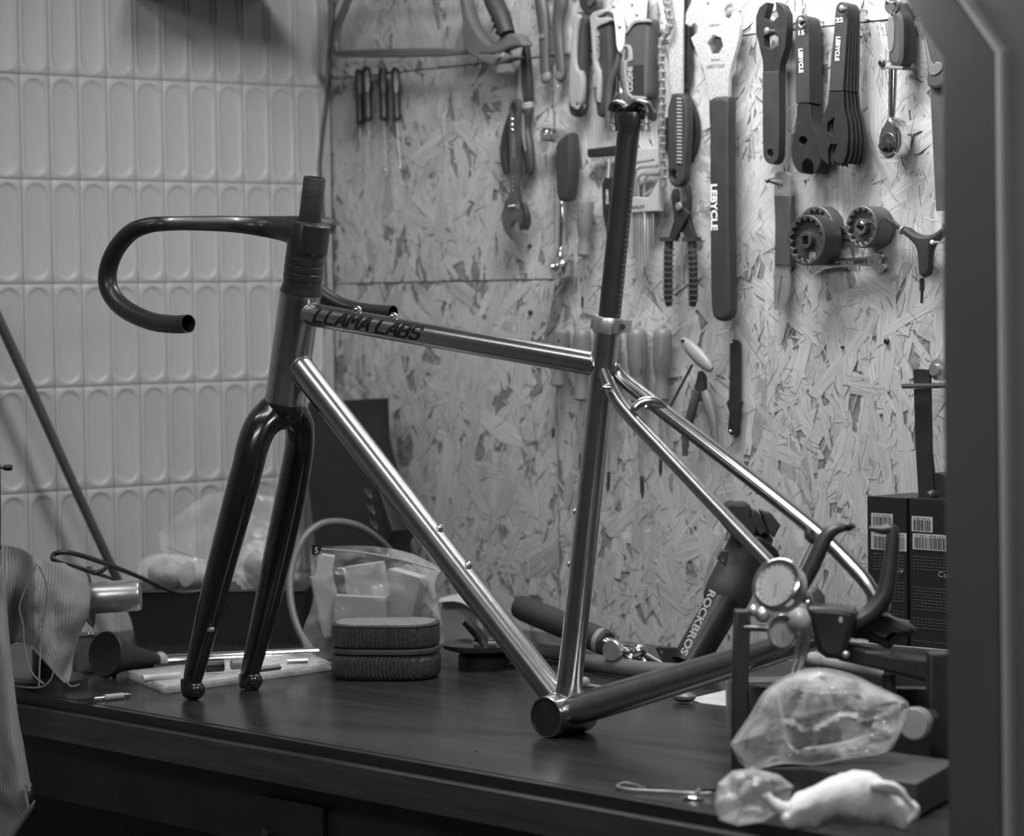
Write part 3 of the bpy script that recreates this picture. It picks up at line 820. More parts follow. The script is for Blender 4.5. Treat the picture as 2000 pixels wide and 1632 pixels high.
# --- adjustable wrench
t = wthing('adjustable_wrench', 'adjustable wrench hanging jaws down in front of the long-nose pliers', 'wrench', 1005, 200)
wp(t, 'body', [(996, 198), (1004, 192), (1013, 196), (1014, 215), (1013, 300), (1015, 390), (1020, 420), (1018, 445), (1014, 452), (1012, 440), (1008, 430), (997, 438), (999, 455), (1004, 468), (999, 470), (985, 455), (977, 430), (980, 410), (990, 385), (996, 370), (994, 300), (993, 215)], .036, .008, mat('dark_chrome', .22, .9, .3, .2, 60), holes=[disc_px(1003, 214, 5, 14, 13)], bevel=.0022)
wp(t, 'sliding_jaw', [(1012, 392), (1022, 398), (1030, 420), (1029, 440), (1024, 452), (1018, 440), (1014, 420), (1010, 405)], .033, .009, dark_steel, bevel=.002)
wl_(t, 'worm_screw', (997, 404), (1012, 402), .036, [(0, 4), (.08, 6.5), (.2, 5), (.3, 6.5), (.42, 5), (.5, 6.5), (.62, 5), (.7, 6.5), (.85, 5), (1, 6.5)], chrome, 14, 1)
t.add('edge_rib', sweep([W(x, y, .037) for x, y in ((1014, 350), (1017, 380), (1021, 400))], .0018, 8), chrome)
g = []
for yy in (232, 243, 253, 345, 355, 364, 372): g.append(ball(W(998+yy*.01, yy, .0365), .0012, 8, (1, .5, 1)))
t.add('stud', join(*g), chrome)
wtext(t, '000000', 1000, 262, .0363, 7, 45, steel)
# --- grey-handled pliers, top
t = wthing('pliers', 'pliers with two dark rubber handles at the top edge, left of the two-tone ones', 'pliers', 1080, 0)
t.add('handle', sweep([W(x, y, .022) for x, y in ((1050, -25), (1058, 10), (1063, 60), (1064, 110), (1066, 150), (1068, 160))], [r*kk(W(1060, 0)) for r in (11, 15, 13, 12, 12, 8)], 18, True, 5, flat=.7, flatdir=V((0, 1, 0))), grey_grip)
t.add('handle', sweep([W(x, y, .022) for x, y in ((1100, -25), (1096, 5), (1090, 50), (1094, 110), (1096, 145), (1092, 156))], [r*kk(W(1060, 0)) for r in (11, 17, 13, 12, 12, 9)], 18, True, 5, flat=.7, flatdir=V((0, 1, 0))), grey_grip)
for a, b_ in (((1066, 145), (1069, 161)), ((1096, 140), (1091, 157))):
    wl_(t, 'handle_end', a, b_, .0225, [(0, 12.6), (.6, 12.6), (.85, 10), (1, 6)], mid_plastic, 18, .75)
g = text('||', W(1056, 66, .032), V((0, 0, -1)), V((1, 0, 0)), .012, bold=.02); t.add('lettering', g, grey_ink, flat=True)
t.add('joint', join(lathe(W(1074, -48, .018), W(1074, -48, .03), [(0, .012), (1, .011)], 18), box(W(1074, -40, .021), .04, .03, .008)), dark_steel)
t.add('return_spring', sweep([W(x, y, .02) for x, y in ((1070, 160), (1078, 171), (1088, 168), (1094, 155))], .0012, 6, True, 4), chrome)
# --- two-tone water-pump pliers
t = wthing('two_tone_pliers', 'large pliers with two-tone light and dark handles hanging left of the locking pliers', 'pliers', 1150, 0)
wp(t, 'handle', [(1122, 22), (1138, 24), (1146, 34), (1140, 60), (1138, 110), (1137, 180), (1137, 210), (1132, 226), (1120, 230), (1110, 222), (1108, 200), (1110, 140), (1112, 100), (1116, 60), (1112, 40)], .028, .016, bl_grip, bevel=.005, sm=2)
wp(t, 'handle_shell', [(1113, 30), (1122, 25), (1134, 30), (1126, 50), (1122, 100), (1124, 135), (1137, 140), (1137, 190), (1130, 212), (1114, 212), (1109, 190), (1111, 140), (1113, 95), (1117, 60)], .033, .010, pale_plastic, holes=[disc_px(1127, 206, 3.5, 10)], bevel=.003, sm=1)
wp(t, 'handle', [(1152, 22), (1180, 18), (1192, 34), (1190, 60), (1194, 120), (1191, 180), (1186, 218), (1176, 230), (1164, 228), (1162, 200), (1164, 140), (1158, 90), (1154, 50)], .028, .016, bl_grip, bevel=.005, sm=2)
wp(t, 'handle_shell', [(1150, 26), (1178, 16), (1184, 24), (1160, 36), (1190, 32), (1192, 42), (1166, 52), (1162, 60), (1163, 100), (1165, 128), (1172, 140), (1170, 200), (1164, 200), (1163, 150), (1157, 132), (1155, 90), (1152, 50)], .033, .010, pale_plastic, bevel=.0025, sm=1)
wtext(t, 'INGCO', 1163, 62, .0338, 8, 50, pale_plastic)
wp(t, 'jaw', [(1128, -30), (1140, -30), (1150, 0), (1168, 0), (1170, 22), (1160, 30), (1140, 26), (1130, 10)], .022, .010, dark_steel, bevel=.002)
wp(t, 'jaw', [(1160, -40), (1172, -30), (1160, 4), (1150, 14), (1144, 6)], .026, .006, chrome, bevel=.001)
# --- locking pliers
t = wthing('locking_pliers', 'polished locking pliers with a wide dark grip, hanging just behind the saddle clamp', 'pliers', 1235, 0)
wp(t, 'upper_jaw_plate', [(1212, -30), (1262, -30), (1260, 30), (1256, 60), (1245, 62), (1236, 66), (1226, 56), (1220, 30), (1206, 0)], .030, .004, bright, bevel=.001)
wp(t, 'lever_plate', [(1193, 10), (1200, 3), (1208, 6), (1214, 30), (1219, 60), (1218, 85), (1212, 104), (1204, 96), (1202, 60), (1198, 30)], .036, .004, bright, bevel=.001)
for x, y, d in ((1199, 11, .0365), (1211, 51, .0365), (1235, 7, .031), (1244, 27, .031)):
    P = W(x, y, d); t.add('rivet', lathe(P, P+V((0, -.003, 0)), [(0, 4.5*kk(P)), (.5, 4*kk(P)), (1, 2*kk(P))], 16), steel)
wp(t, 'grip', [(1220, 62), (1230, 42), (1242, 34), (1264, 35), (1268, 42), (1266, 100), (1264, 150), (1264, 192), (1250, 198), (1222, 194), (1217, 150), (1216, 110), (1218, 80)], .036, .026, grey_grip, bevel=.007, sm=2)
wp(t, 'grip_trim', [(1219, 64), (1229, 44), (1241, 36), (1266, 37), (1267, 44), (1243, 44), (1234, 50), (1225, 64), (1219, 70)], .040, .008, pale_plastic, bevel=.002)
wp(t, 'grip_trim', [(1218, 86), (1232, 88), (1235, 115), (1232, 120), (1223, 121), (1222, 150), (1227, 186), (1250, 188), (1262, 190), (1260, 195), (1224, 193), (1219, 150), (1218, 118), (1227, 116), (1226, 92), (1218, 92)], .0375, .004, pale_plastic, bevel=.0012)
wtext(t, 'INGCO', 1226, 131, .0372, 9.5, 48, lt_plastic, bold=.035)
t.add('grip_rib', join(*[box(W(1247, 128+i*3.3, .0362), 20*kk(W(1247, 128))/.66, .0012, .0008) for i in range(18)]), bl_grip)
t.add('lever_grip', sweep([W(x, y, .028) for x, y in ((1210, 104), (1204, 130), (1193, 160), (1188, 200), (1188, 250))], [r*kk(W(1200, 100)) for r in (6, 7, 8, 8, 7)], 14, True, 5, flat=.8, flatdir=V((0, 1, 0))), grey_grip)
t.add('release_lever', sweep([W(x, y, .026) for x, y in ((1208, 148), (1206, 175), (1200, 198))], [.003, .0028, .0022], 10, True, 4), chrome)
t.add('release_lever', sweep([W(x, y, .026) for x, y in ((1212, 158), (1214, 180), (1220, 200))], [.003, .0028, .0022], 10, True, 4), chrome)
# --- ratchet with dark handle and chrome socket
t = wthing('socket_wrench', 'ratchet wrench with a chrome socket at the top of its dark handle, hanging head down', 'wrench', 1090, 260)
P = W(1064, 262, .030); Q = W(1100, 266, .026)
t.add('socket', lathe(P, Q, [(.25, .001), (.25, 9*kk(P)), (0, 10*kk(P)), (0, 14*kk(P)), (.3, 14*kk(P)), (.32, 13*kk(P)), (.5, 13.5*kk(P)), (.52, 11*kk(P)), (1, 11*kk(P))], 24), chrome)
wp(t, 'handle_head', [(1085, 252), (1108, 256), (1112, 262), (1112, 280), (1084, 280)], .034, .022, steel, bevel=.002, sm=0)
wp(t, 'handle', [(1084, 278), (1108, 258), (1112, 262), (1114, 300), (1113, 340), (1108, 390), (1100, 394), (1086, 390), (1083, 340), (1081, 310)], .036, .022, bl_grip, bevel=.005, sm=1)
wl_(t, 'shaft', (1096, 390), (1093, 490), .026, [(0, 5), (.1, 8), (.85, 7), (.93, 6), (1, 9)], chrome, 20, .6)
wl_(t, 'shaft_neck', (1094, 484), (1091, 500), .024, [(0, 7), (1, 14)], chrome, 20, .6)
P = W(1087, 521, .034)
t.add('ratchet_head', lathe(P+V((0, .022, 0)), P, [(0, 21*kk(P)), (.1, 23*kk(P)), (.85, 23*kk(P)), (1, 20*kk(P))], 36), chrome)
t.add('head_plate', lathe(P, P+V((0, -.012, 0)), [(0, 17*kk(P)), (.3, 17*kk(P)), (.32, 9*kk(P)), (.7, 8*kk(P)), (1, 4*kk(P))], 28), chrome)
# --- pale screwdriver
def screwdriver(x, y0, y1, yb, xb, r, hm, label, tip='flat', brk=.82, d=.022, hole=True, collar=.16, shaft=3.4, dark=.25, group='screwdrivers'):
    t = wthing('screwdriver', label, 'screwdriver', x, y0, group)
    k = r
    wl_(t, 'handle', (x, y0), (x+(xb-x)*.5, y1), d, [(0, k*.35), (.015, k*.7), (.05, k*.93), (.12, k), (.5, k*.96), (.62, k*.78), (.70, k*.66), (.80, k*.72), (.93, k*.82), (.97, k*.86), (1, k*.7)], hm, 20, 1)
    P = W(x+(xb-x)*.5, y1, d); Q = W(xb, yb, d); mid = P.lerp(Q, 1-dark)
    kz = kk(P)
    t.add('shaft', cyl(P, mid, shaft*kz, seg=12), steel)
    t.add('shaft_tip', lathe(mid, Q, [(0, shaft*kz), (.7, shaft*kz), (1, shaft*kz*.35)], 12), dark_steel)
    if hole:
        a = W(x-k*.45, y0+24, d+k*kk(P)*.80)
        t.add('hanging_hole', lathe(a+V((0, .003, 0)), a+V((0, -.0015, 0)), [(0, k*.22*kz), (1, k*.2*kz)], 12), bl_plastic)
    return t
t = screwdriver(1144, 388, 500, 602, 1137, 16.5, mid_plastic, 'slim grey screwdriver hanging alone between the socket wrench and the seatpost', shaft=2.6, dark=.22, group=None)
screwdriver(1098, 641, 753, 856, 1080, 17, mid_plastic, 'leftmost grey screwdriver of the row behind the top tube', shaft=2.8, dark=.2)
screwdriver(1137, 641, 782, 920, 1133, 18, mid_plastic, 'grey screwdriver hung left of the seat tube, second in the row', shaft=3)
screwdriver(1198, 648, 790, 960, 1188, 17, mid_plastic, 'grey screwdriver mostly hidden behind the seat tube, only its tip below', shaft=3.6, dark=.23)
t = screwdriver(1243, 640, 786, 972, 1255, 21, mid_plastic, 'thickest grey screwdriver, just right of the seat clamp', shaft=4.4, dark=.23)
t.add('grip_rib', join(*[sweep([W(1243+dx, 668, .030), W(1243+dx, 720, .030)], .0014, 6) for dx in (-12, -5, 2, 9)]), mid_plastic)
t = screwdriver(1294, 640, 782, 930, 1290, 19, mid_plastic, 'grey screwdriver with pale upright lettering, rightmost of the row', shaft=3.8, dark=.23)
wtext(t, 'JOBEEL', 1288, 660, .0375, 6, 38, pale_plastic)
# --- T handle tool behind the post
t = wthing('t_handle_tool', 'black T-handled tool hanging left of the seatpost', 'tool', 1190, 300)
wp(t, 'handle', [(1145, 291), (1200, 284), (1235, 284), (1235, 300), (1200, 304), (1148, 308)], .024, .012, bl_plastic, bevel=.003, sm=0)
wl_(t, 'spring', (1190, 308), (1188, 350), .024, [(i/24, 3.2 if i % 2 else 4.6) for i in range(25)], steel, 12, 1)
wp(t, 'body', [(1180, 346), (1198, 346), (1202, 356), (1202, 470), (1186, 470), (1176, 420), (1174, 360)], .028, .014, bl_plastic, bevel=.003, sm=0)
wtext(t, 'LEBYCLE', 1184, 370, .0284, 4.5, 28, white_ink)
wl_(t, 'bit', (1192, 468), (1192, 530), .024, [(0, 5), (1, 3)], dark_steel, 8, 1)
# --- hex key set
t = wthing('hex_key_set', 'pale plastic holder full of steel hex keys, right of the seatpost', 'hex keys', 1255, 330)
wp(t, 'holder', [(1228, 290), (1284, 288), (1286, 330), (1286, 410), (1284, 416), (1228, 416)], .016, .008, lt_plastic, bevel=.002, sm=0)
wp(t, 'holder_clip', [(1228, 384), (1266, 386), (1286, 350), (1286, 412), (1228, 416)], .030, .012, lt_plastic, bevel=.002, sm=0)
wtext(t, 'STANLEY', 1222, 408, .0304, 6, 36, black_ink, down=False)
for i, (bx, by, ex, ey, yb, r) in enumerate(((1236, 322, 1276, 312, 505, 3.6), (1242, 332, 1284, 324, 545, 4.0), (1248, 345, 1288, 338, 540, 4.2), (1262, 346, 1290, 342, 530, 3.8),
                                            (1246, 362, 1270, 352, 520, 3.2), (1258, 380, 1274, 368, 515, 3.0), (1270, 384, 1280, 372, 500, 2.6), (1277, 388, 1283, 379, 480, 2.2))):
    dd = .034-.002*i
    xx = (1238+i*5.4)
    r *= .74
    t.add('hex_key', sweep([W(ex, ey, dd), W(bx+8, by-5, dd), W(bx, by, dd), W(bx-2, by+8, dd-.004), W(xx, 420, .024), W(xx, yb, .022)], [r*kk(W(1250, 400))]*6, 6, True, 0), steel)
# --- chain whip
t = wthing('chain_whip', 'chain whip with a flat steel bar, ribbed black grip and hanging roller chain', 'chain tool', 1320, 100)
wp(t, 'bar', [(1306, -20), (1332, -20), (1332, 100), (1331, 184), (1309, 184), (1305, 100)], .026, .005, zinc, bevel=.0008, sm=0)
wp(t, 'grip', [(1303, 183), (1334, 181), (1341, 200), (1343, 260), (1337, 320), (1337, 350), (1326, 365), (1312, 365), (1304, 350), (1303, 300)], .030, .014, bl_grip, holes=[disc_px(1315, 342, 6, 14, 9)], bevel=.0035, sm=1)
P = W(1317, 341, .034)
wl_(t, 'hole_rim', (1308, 330), (1308, 331), .031, [(0, 1), (1, 1)], bl_grip)
for i in range(19):
    y = 193+i*6.9
    t.add('grip_rib', sweep([W(1323, y, .0305), W(1332, y+.5, .0305)], .0016, 8), pale_plastic)
def chain(th, path, d, pitch, r, m, name='chain_link', wl=WP):
    pts = catmull([V((x, y, 0)) for x, y in path], 12)
    acc = 0; out = [pts[0]]
    for i in range(1, len(pts)):
        seg = (pts[i]-pts[i-1]).length; acc += seg
        if acc >= pitch: out.append(pts[i]); acc = 0
    for i in range(len(out)-1):
        a, b_ = W(out[i].x, out[i].y, d), W(out[i+1].x, out[i+1].y, d)
        k = kk(a); mid = (a+b_)/2; ax = (b_-a).normalized(); sd_ = ax.cross(V((0, 1, 0)))
        outer = i % 2 == 0
        off = .0036 if outer else .0022
        gs = []
        for sg in (-1, 1):
            o_ = V((0, sg*off, 0))
            P_ = [a-ax*.0, a.lerp(b_, .5), b_]
            gs.append(sweep([a+o_-ax*r*k*.6, a+o_, mid+o_, b_+o_, b_+o_+ax*r*k*.6], [r*k*.6, r*k*1.1, r*k*.72, r*k*1.1, r*k*.6], 10, True, 0, flat=.14, flatdir=V((0, 1, 0))))
        gs.append(cyl(a-V((0, .0046, 0)), a+V((0, .0046, 0)), r*k*.5, seg=10))
        th.add(name, join(*gs), m)
chain(t, [(1300, -8), (1303, 18), (1307, 34), (1308, 54), (1300, 68), (1292, 82), (1292, 120), (1294, 170), (1293, 230), (1293, 290), (1296, 330), (1298, 374)], .038, 14.5, 5.6, steel)
# --- second bar tool behind it
t = wthing('round_head_tool', 'dark tool with a wide rounded head hanging behind the chain whip', 'tool', 1345, 200)
wp(t, 'bar', [(1331, -20), (1344, -20), (1346, 80), (1345, 160), (1333, 160)], .014, .008, dark_steel, bevel=.001, sm=0)
wp(t, 'head', [(1332, 165), (1343, 190), (1355, 215), (1361, 245), (1358, 280), (1348, 305), (1335, 314), (1300, 300), (1285, 270), (1283, 245), (1288, 228), (1300, 230), (1330, 220)], .012, .010, bl_plastic, bevel=.002, sm=2)
# --- silver pedal wrench
t = wthing('pedal_wrench', 'long pedal wrench with a galvanised head and black handle, tallest tool on the board', 'wrench', 1400, 150)
wp(t, 'head', [(1352, -12), (1416, -12), (1421, 8), (1413, 20), (1412, 33), (1421, 39), (1428, 31), (1431, 22), (1440, 26), (1445, 45), (1443, 75), (1436, 102), (1428, 128), (1423, 155), (1422, 193), (1383, 195), (1381, 165), (1374, 138), (1360, 102), (1349, 74), (1362, 62), (1362, 50), (1356, 45), (1347, 52), (1338, 46), (1340, 24), (1349, 6)], .030, .007, zinc,
   holes=[[(1380, 86), (1393, 68), (1408, 74), (1412, 89), (1404, 104), (1386, 106)], disc_px(1382, 9, 3.2, 12, 4.5)], bevel=.0008, sm=0)
wp(t, 'handle', [(1382, 190), (1421, 186), (1424, 200), (1422, 250), (1423, 400), (1426, 600), (1424, 618), (1412, 628), (1398, 627), (1389, 616), (1386, 590), (1384, 400), (1384, 260), (1382, 215)], .036, .018, bl_grip, bevel=.006, sm=1)
wtext(t, 'LEBYCLE', 1388.5, 359, .0365, 11.5, 90, white_ink, bold=.035)
wtext(t, 'LEBYCLE', 1379, 133, .0304, 6, 33, steel, down=False)
wtext(t, '34mm', 1389, 119, .0304, 5, 16, steel, down=False)
wtext(t, '15mm', 1384, 52, .0304, 5, 18, steel, down=False)
# --- cone wrench stacks
def stack(first, n, dx, labels, grp):
    first.o['group'] = grp
    for i in range(1, n):
        copy_thing(first.o, labels[i-1], (i*dx, i*.0043, -i*.0004), rot=0)
ordn = ['second', 'third', 'fourth', 'fifth', 'sixth']
t = wthing('headset_wrench', 'black open-ended headset wrench, jaws up, at the front of the left stack', 'wrench', 1505, 50)
jaw = [(1496, 4), (1483, 14), (1476, 32), (1476, 60), (1483, 92), (1490, 122), (1490, 142), (1522, 142), (1523, 125), (1534, 90), (1537, 52), (1536, 27), (1528, 10), (1515, 3), (1515, 17), (1520, 31), (1508, 44), (1492, 35), (1497, 18), (1500, 5)]
wp(t, 'head', jaw, .034, .0040, bl_paint, holes=[[(1491, 71), (1505, 64), (1520, 72), (1520, 88), (1506, 97), (1492, 90)]], bevel=.0006, sm=0)
wp(t, 'sleeve', [(1489, 141), (1489, 140), (1490, 140), (1520, 139), (1521, 139), (1521, 140), (1522, 298), (1517, 315), (1506, 322), (1495, 316), (1489, 300)], .0352, .0048, bl_grip, holes=[disc_px(1504, 299, 6, 14, 8)], bevel=.001, sm=1)
stack(t, 3, .0003, ['black headset wrench behind the front one of the left stack', 'rearmost black headset wrench of the left stack'], 'headset wrenches in the left stack')
nail(t, 1497, 60, .048, .0045)
t = wthing('cone_wrench', 'black cone wrench marked 15 at the front of the middle stack', 'wrench', 1565, 60)
wp(t, 'bar', [(1553, 45), (1556, 33), (1565, 28), (1575, 32), (1579, 45), (1580, 100), (1581, 199), (1581, 200), (1580, 200), (1555, 202), (1554, 202), (1554, 201), (1553, 100)], .0372, .0042, bl_grip, holes=[disc_px(1565, 45, 6, 14, 8)], bevel=.0008, sm=1)
wp(t, 'head', [(1556, 198), (1581, 196), (1584, 235), (1593, 255), (1602, 285), (1604, 310), (1597, 332), (1588, 340), (1589, 318), (1577, 308), (1566, 316), (1566, 340), (1554, 331), (1546, 310), (1546, 288), (1551, 262), (1557, 235)], .036, .0034, bl_paint, holes=[disc_px(1568, 274, 9, 6)], bevel=.0006, sm=1)
wtext(t, '15', 1557, 69, .0376, 9, 11, white_ink, down=False, bold=.03)
wtext(t, 'LEBYCLE', 1560, 95, .0376, 7.2, 47, white_ink, bold=.03, lean=.03)
stack(t, 6, .0, ['%s black cone wrench from the front in the middle stack' % o for o in ordn], 'cone wrenches in the middle stack')
t2 = wthing('hook', 'small steel hook holding the middle stack of cone wrenches', 'hook', 1563, 40)
nail(t2, 1562, 39, .046, .0035)
t2.add('hook_bend', sweep([W(x, y, .044) for x, y in ((1562, 39), (1561, 48), (1566, 53), (1571, 47))], .0012, 8, True, 4), steel)
t = wthing('large_cone_wrench', 'black cone wrench marked 22 at the front of the right stack', 'wrench', 1643, 40)
wp(t, 'bar', [(1631, 22), (1634, 9), (1643, 2), (1653, 7), (1656, 22), (1654, 60), (1650, 120), (1646, 176), (1646, 177), (1645, 177), (1620, 178), (1619, 178), (1619, 177), (1622, 120), (1629, 60)], .0412, .0042, bl_grip, holes=[disc_px(1643, 20, 6, 14, 8)], bevel=.0008, sm=1)
wp(t, 'head', [(1619, 175), (1646, 174), (1648, 212), (1654, 238), (1656, 268), (1654, 296), (1648, 316), (1641, 320), (1631, 316), (1626, 306), (1635, 282), (1622, 281), (1617, 292), (1618, 322), (1604, 310), (1597, 288), (1600, 258), (1608, 226), (1617, 200)], .040, .0034, bl_paint, holes=[[(1616, 240), (1630, 228), (1625, 263), (1615, 257)]], bevel=.0006, sm=0)
wtext(t, '22', 1632.5, 44, .0416, 9, 13, white_ink, down=False, bold=.03)
wtext(t, 'LEBYCLE', 1634, 71, .0416, 7.2, 47, white_ink, bold=.03, lean=-.09)
t.o['group'] = 'cone wrenches in the right stack'
for i in range(1, 5):
    c = copy_thing(t.o, '%s black cone wrench from the front in the right stack' % ordn[i-1], (i*.0006, i*.0046, -i*.0012), rot=R(-.6-i*.9))
nail(wthing('nail', 'round-headed nail through the top of the right stack of cone wrenches', 'nail', 1643, 16), 1643, 16, .050, .004)
# --- ratchet at right
t = wthing('ratchet', 'chrome ratchet with a grey two-tone handle, hung right of the cone wrenches', 'wrench', 1745, 130)
wp(t, 'handle', [(1737, 6), (1742, 1), (1750, 3), (1754, 16), (1764, 30), (1766, 60), (1764, 134), (1732, 132), (1731, 80), (1733, 40), (1735, 20)], .034, .026, grey_grip, holes=[disc_px(1741, 11, 4.5, 12)], bevel=.008, sm=1)
wp(t, 'handle_inlay', [(1736, 32), (1741, 30), (1746, 40), (1747, 65), (1745, 92), (1740, 104), (1735, 100), (1732, 80), (1733, 48)], .0352, .003, mid_plastic, bevel=.001, sm=2)
wp(t, 'handle_collar', [(1731, 128), (1764, 130), (1762, 136), (1732, 135)], .035, .028, mid_plastic, bevel=.001, sm=0)
wl_(t, 'shaft', (1744, 134), (1742, 230), .024, [(0, 9), (.7, 8.5), (.9, 8), (1, 7)], chrome, 24, .8)
hp = [(1735, 226), (1725, 242), (1717, 258), (1714, 280), (1716, 296), (1724, 308), (1735, 312), (1746, 307), (1753, 292), (1755, 268), (1752, 250), (1742, 234)]
wp(t, 'head', hp, .036, .028, chrome, bevel=.004, sm=2)
P = W(1734, 276, .0372)
t.add('cover_plate', lathe(P+V((0, .003, 0)), P, [(0, 17*kk(P)), (.8, 17*kk(P)), (1, 16*kk(P))], 30), dark_steel)
P = W(1731, 286, .038)
t.add('square_drive', join(lathe(P+V((0, .002, 0)), P+V((0, -.003, 0)), [(0, .0085), (1, .008)], 20), box(P+V((0, -.006, 0)), .008, .010, .008, V((1, 0, .5)), V((-.5, 0, 1)))), dark_steel)
nail(t, 1732, 4, .050, .0035, chrome)
# --- pruning shape at far right, half hidden
t = wthing('hand_saw', 'narrow hand saw with a two-tone handle, partly behind the dark frame at right', 'saw', 1825, 100)
wp(t, 'handle', [(1790, -10), (1840, 20), (1870, 60), (1862, 150), (1835, 174), (1812, 172), (1808, 160), (1810, 130), (1804, 90), (1798, 50)], .026, .020, grey_grip, bevel=.004, sm=2)
wp(t, 'handle_inlay', [(1802, 60), (1812, 88), (1820, 128), (1830, 118), (1845, 130), (1828, 148), (1813, 146), (1812, 120)], .0275, .004, mid_plastic, bevel=.001, sm=1)
wp(t, 'blade', [(1816, 170), (1860, 170), (1870, 410), (1828, 412)], .018, .003, mat('brown_blade', .10, .3, .4, .2, 30), bevel=.0005, sm=0)
# --- rasp / pocket tool on a nail
t = wthing('flat_scraper', 'flat steel scraper with a dark sleeve and pierced top, hung on a bent nail', 'scraper', 1528, 350)
wp(t, 'top_plate', [(1514, 338), (1518, 335), (1538, 336), (1544, 342), (1544, 383), (1512, 381), (1512, 355), (1527, 355), (1527, 350), (1514, 350)], .018, .005, steel, holes=[disc_px(1525, 367, 5, 12, 7)], bevel=.0008, sm=0)
wp(t, 'sleeve', [(1511, 380), (1545, 382), (1543, 420), (1545, 450), (1543, 520), (1512, 518), (1513, 440)], .020, .009, grey_grip, bevel=.002, sm=0)
wp(t, 'blade', [(1512, 516), (1541, 516), (1542, 550), (1538, 585), (1530, 604), (1511, 604), (1511, 560)], .017, .004, steel, holes=[[(1526, 538), (1528, 538), (1519, 602), (1517, 602)]], bevel=.0008, sm=0)
Q0 = W(1528, 362, .004); Q1 = W(1499, 353, .050)
t.add('nail', join(cyl(Q0, Q1, .0016, seg=8), ball(Q1, .0034, 10)), dark_steel)
# --- lockring tools
def lockring(x, y, rpx, label, d, m, hub, sq, teeth=16):
    t = wthing('lockring_tool', label, 'socket tool', x, y, 'round notched lockring sockets')
    P = W(x, y, d); k = kk(P)
    pl_ = WP(d)
    r = rpx*k
    a0, b0 = pl_.ab(P)
    ring = [(a0+math.cos(2*math.pi*i/56)*r, b0+math.sin(2*math.pi*i/56)*r) for i in range(56)]
    inner = []
    for i in range(teeth*4):
        q = 2*math.pi*i/(teeth*4); rr = r*(.74 if i % 4 < 2 else .87)
        inner.append((a0+math.cos(q)*rr, b0+math.sin(q)*rr))
    t.add('rim', curve_solid(pl_, [ring, inner], .016, .0012), m, ang=50)
    t.add('body', lathe(P+V((0, .036, 0)), P+V((0, .007, 0)), [(0, r*.8), (.04, r*.99), (.9, r*.99), (1, r*.97)], 48), m)
    h = hub*k
    hp_ = [(a0+math.cos(2*math.pi*i/30)*h, b0+math.sin(2*math.pi*i/30)*h) for i in range(30)]
    s_ = sq*k*1.25
    rot = 0 if teeth > 14 else math.pi/4
    sqh = [(a0+math.cos(rot+math.pi/4+i*math.pi/2)*s_, b0+math.sin(rot+math.pi/4+i*math.pi/2)*s_) for i in range(4)]
    t.add('hub', curve_solid(WP(d+.002), [hp_, sqh], .014, .0008), m)
    t.add('square_hole', lathe(P+V((0, .006, 0)), P+V((0, .004, 0)), [(0, s_*.9), (1, s_*.9)], 12), bl_plastic)
    return t, P, k, r
mlk = mat('grey_machined_socket', .12, .5, .45, .12, 30)
mlk2 = mat('dark_machined_socket', .075, .5, .45, .12, 30)
t, P, k, r = lockring(1574, 469, 50, 'large notched lockring socket at the front, beside the flat scraper', .050, mlk2, 17, 9)
t.add('through_hole', cyl(P+V((.006, .008, -r*.62)), P+V((.006, .0055, -r*.62)), .006, seg=16), lt_plastic)
t, P, k, r = lockring(1592, 452, 50, 'large notched lockring socket tucked behind the front one', .022, mlk, 17, 9)
t, P, k, r = lockring(1682, 443, 41, 'smaller notched lockring socket on its own nail, right of the two large ones', .040, mlk, 16, 9, 14)
nail(t, 1682, 437, .056, .0035, chrome)
# --- wrenches behind
t = wthing('open_end_wrench', 'short chrome open-end wrench lying level behind the lockring sockets', 'wrench', 1640, 455)
wp(t, 'handle', [(1620, 443), (1668, 441), (1668, 468), (1620, 468)], .010, .006, dark_steel, bevel=.0015, sm=0)
wp(t, 'handle_face', [(1622, 446), (1660, 445), (1660, 455), (1622, 456)], .0112, .0015, chrome, bevel=.0006, sm=0)
wtext(t, 'MAV', 1634, 454, .0116, 6, 14, bl_plastic, down=False)
t = wthing('long_wrench', 'chrome double open-end wrench hung level below the lockring sockets', 'wrench', 1650, 512)
wp(t, 'handle', [(1575, 530), (1588, 514), (1600, 505), (1698, 502), (1708, 492), (1720, 492), (1724, 500), (1716, 506), (1716, 516), (1726, 514), (1728, 522), (1716, 531), (1704, 526), (1698, 518), (1610, 523), (1598, 532), (1584, 536)], .020, .007, chrome, bevel=.0014, sm=1)
wp(t, 'handle_recess', [(1612, 507), (1692, 505), (1692, 514), (1612, 518)], .0208, .0015, dark_steel, bevel=.0006, sm=0)
wtext(t, 'MDI   12', 1632, 516, .0212, 6, 62, steel, down=False)
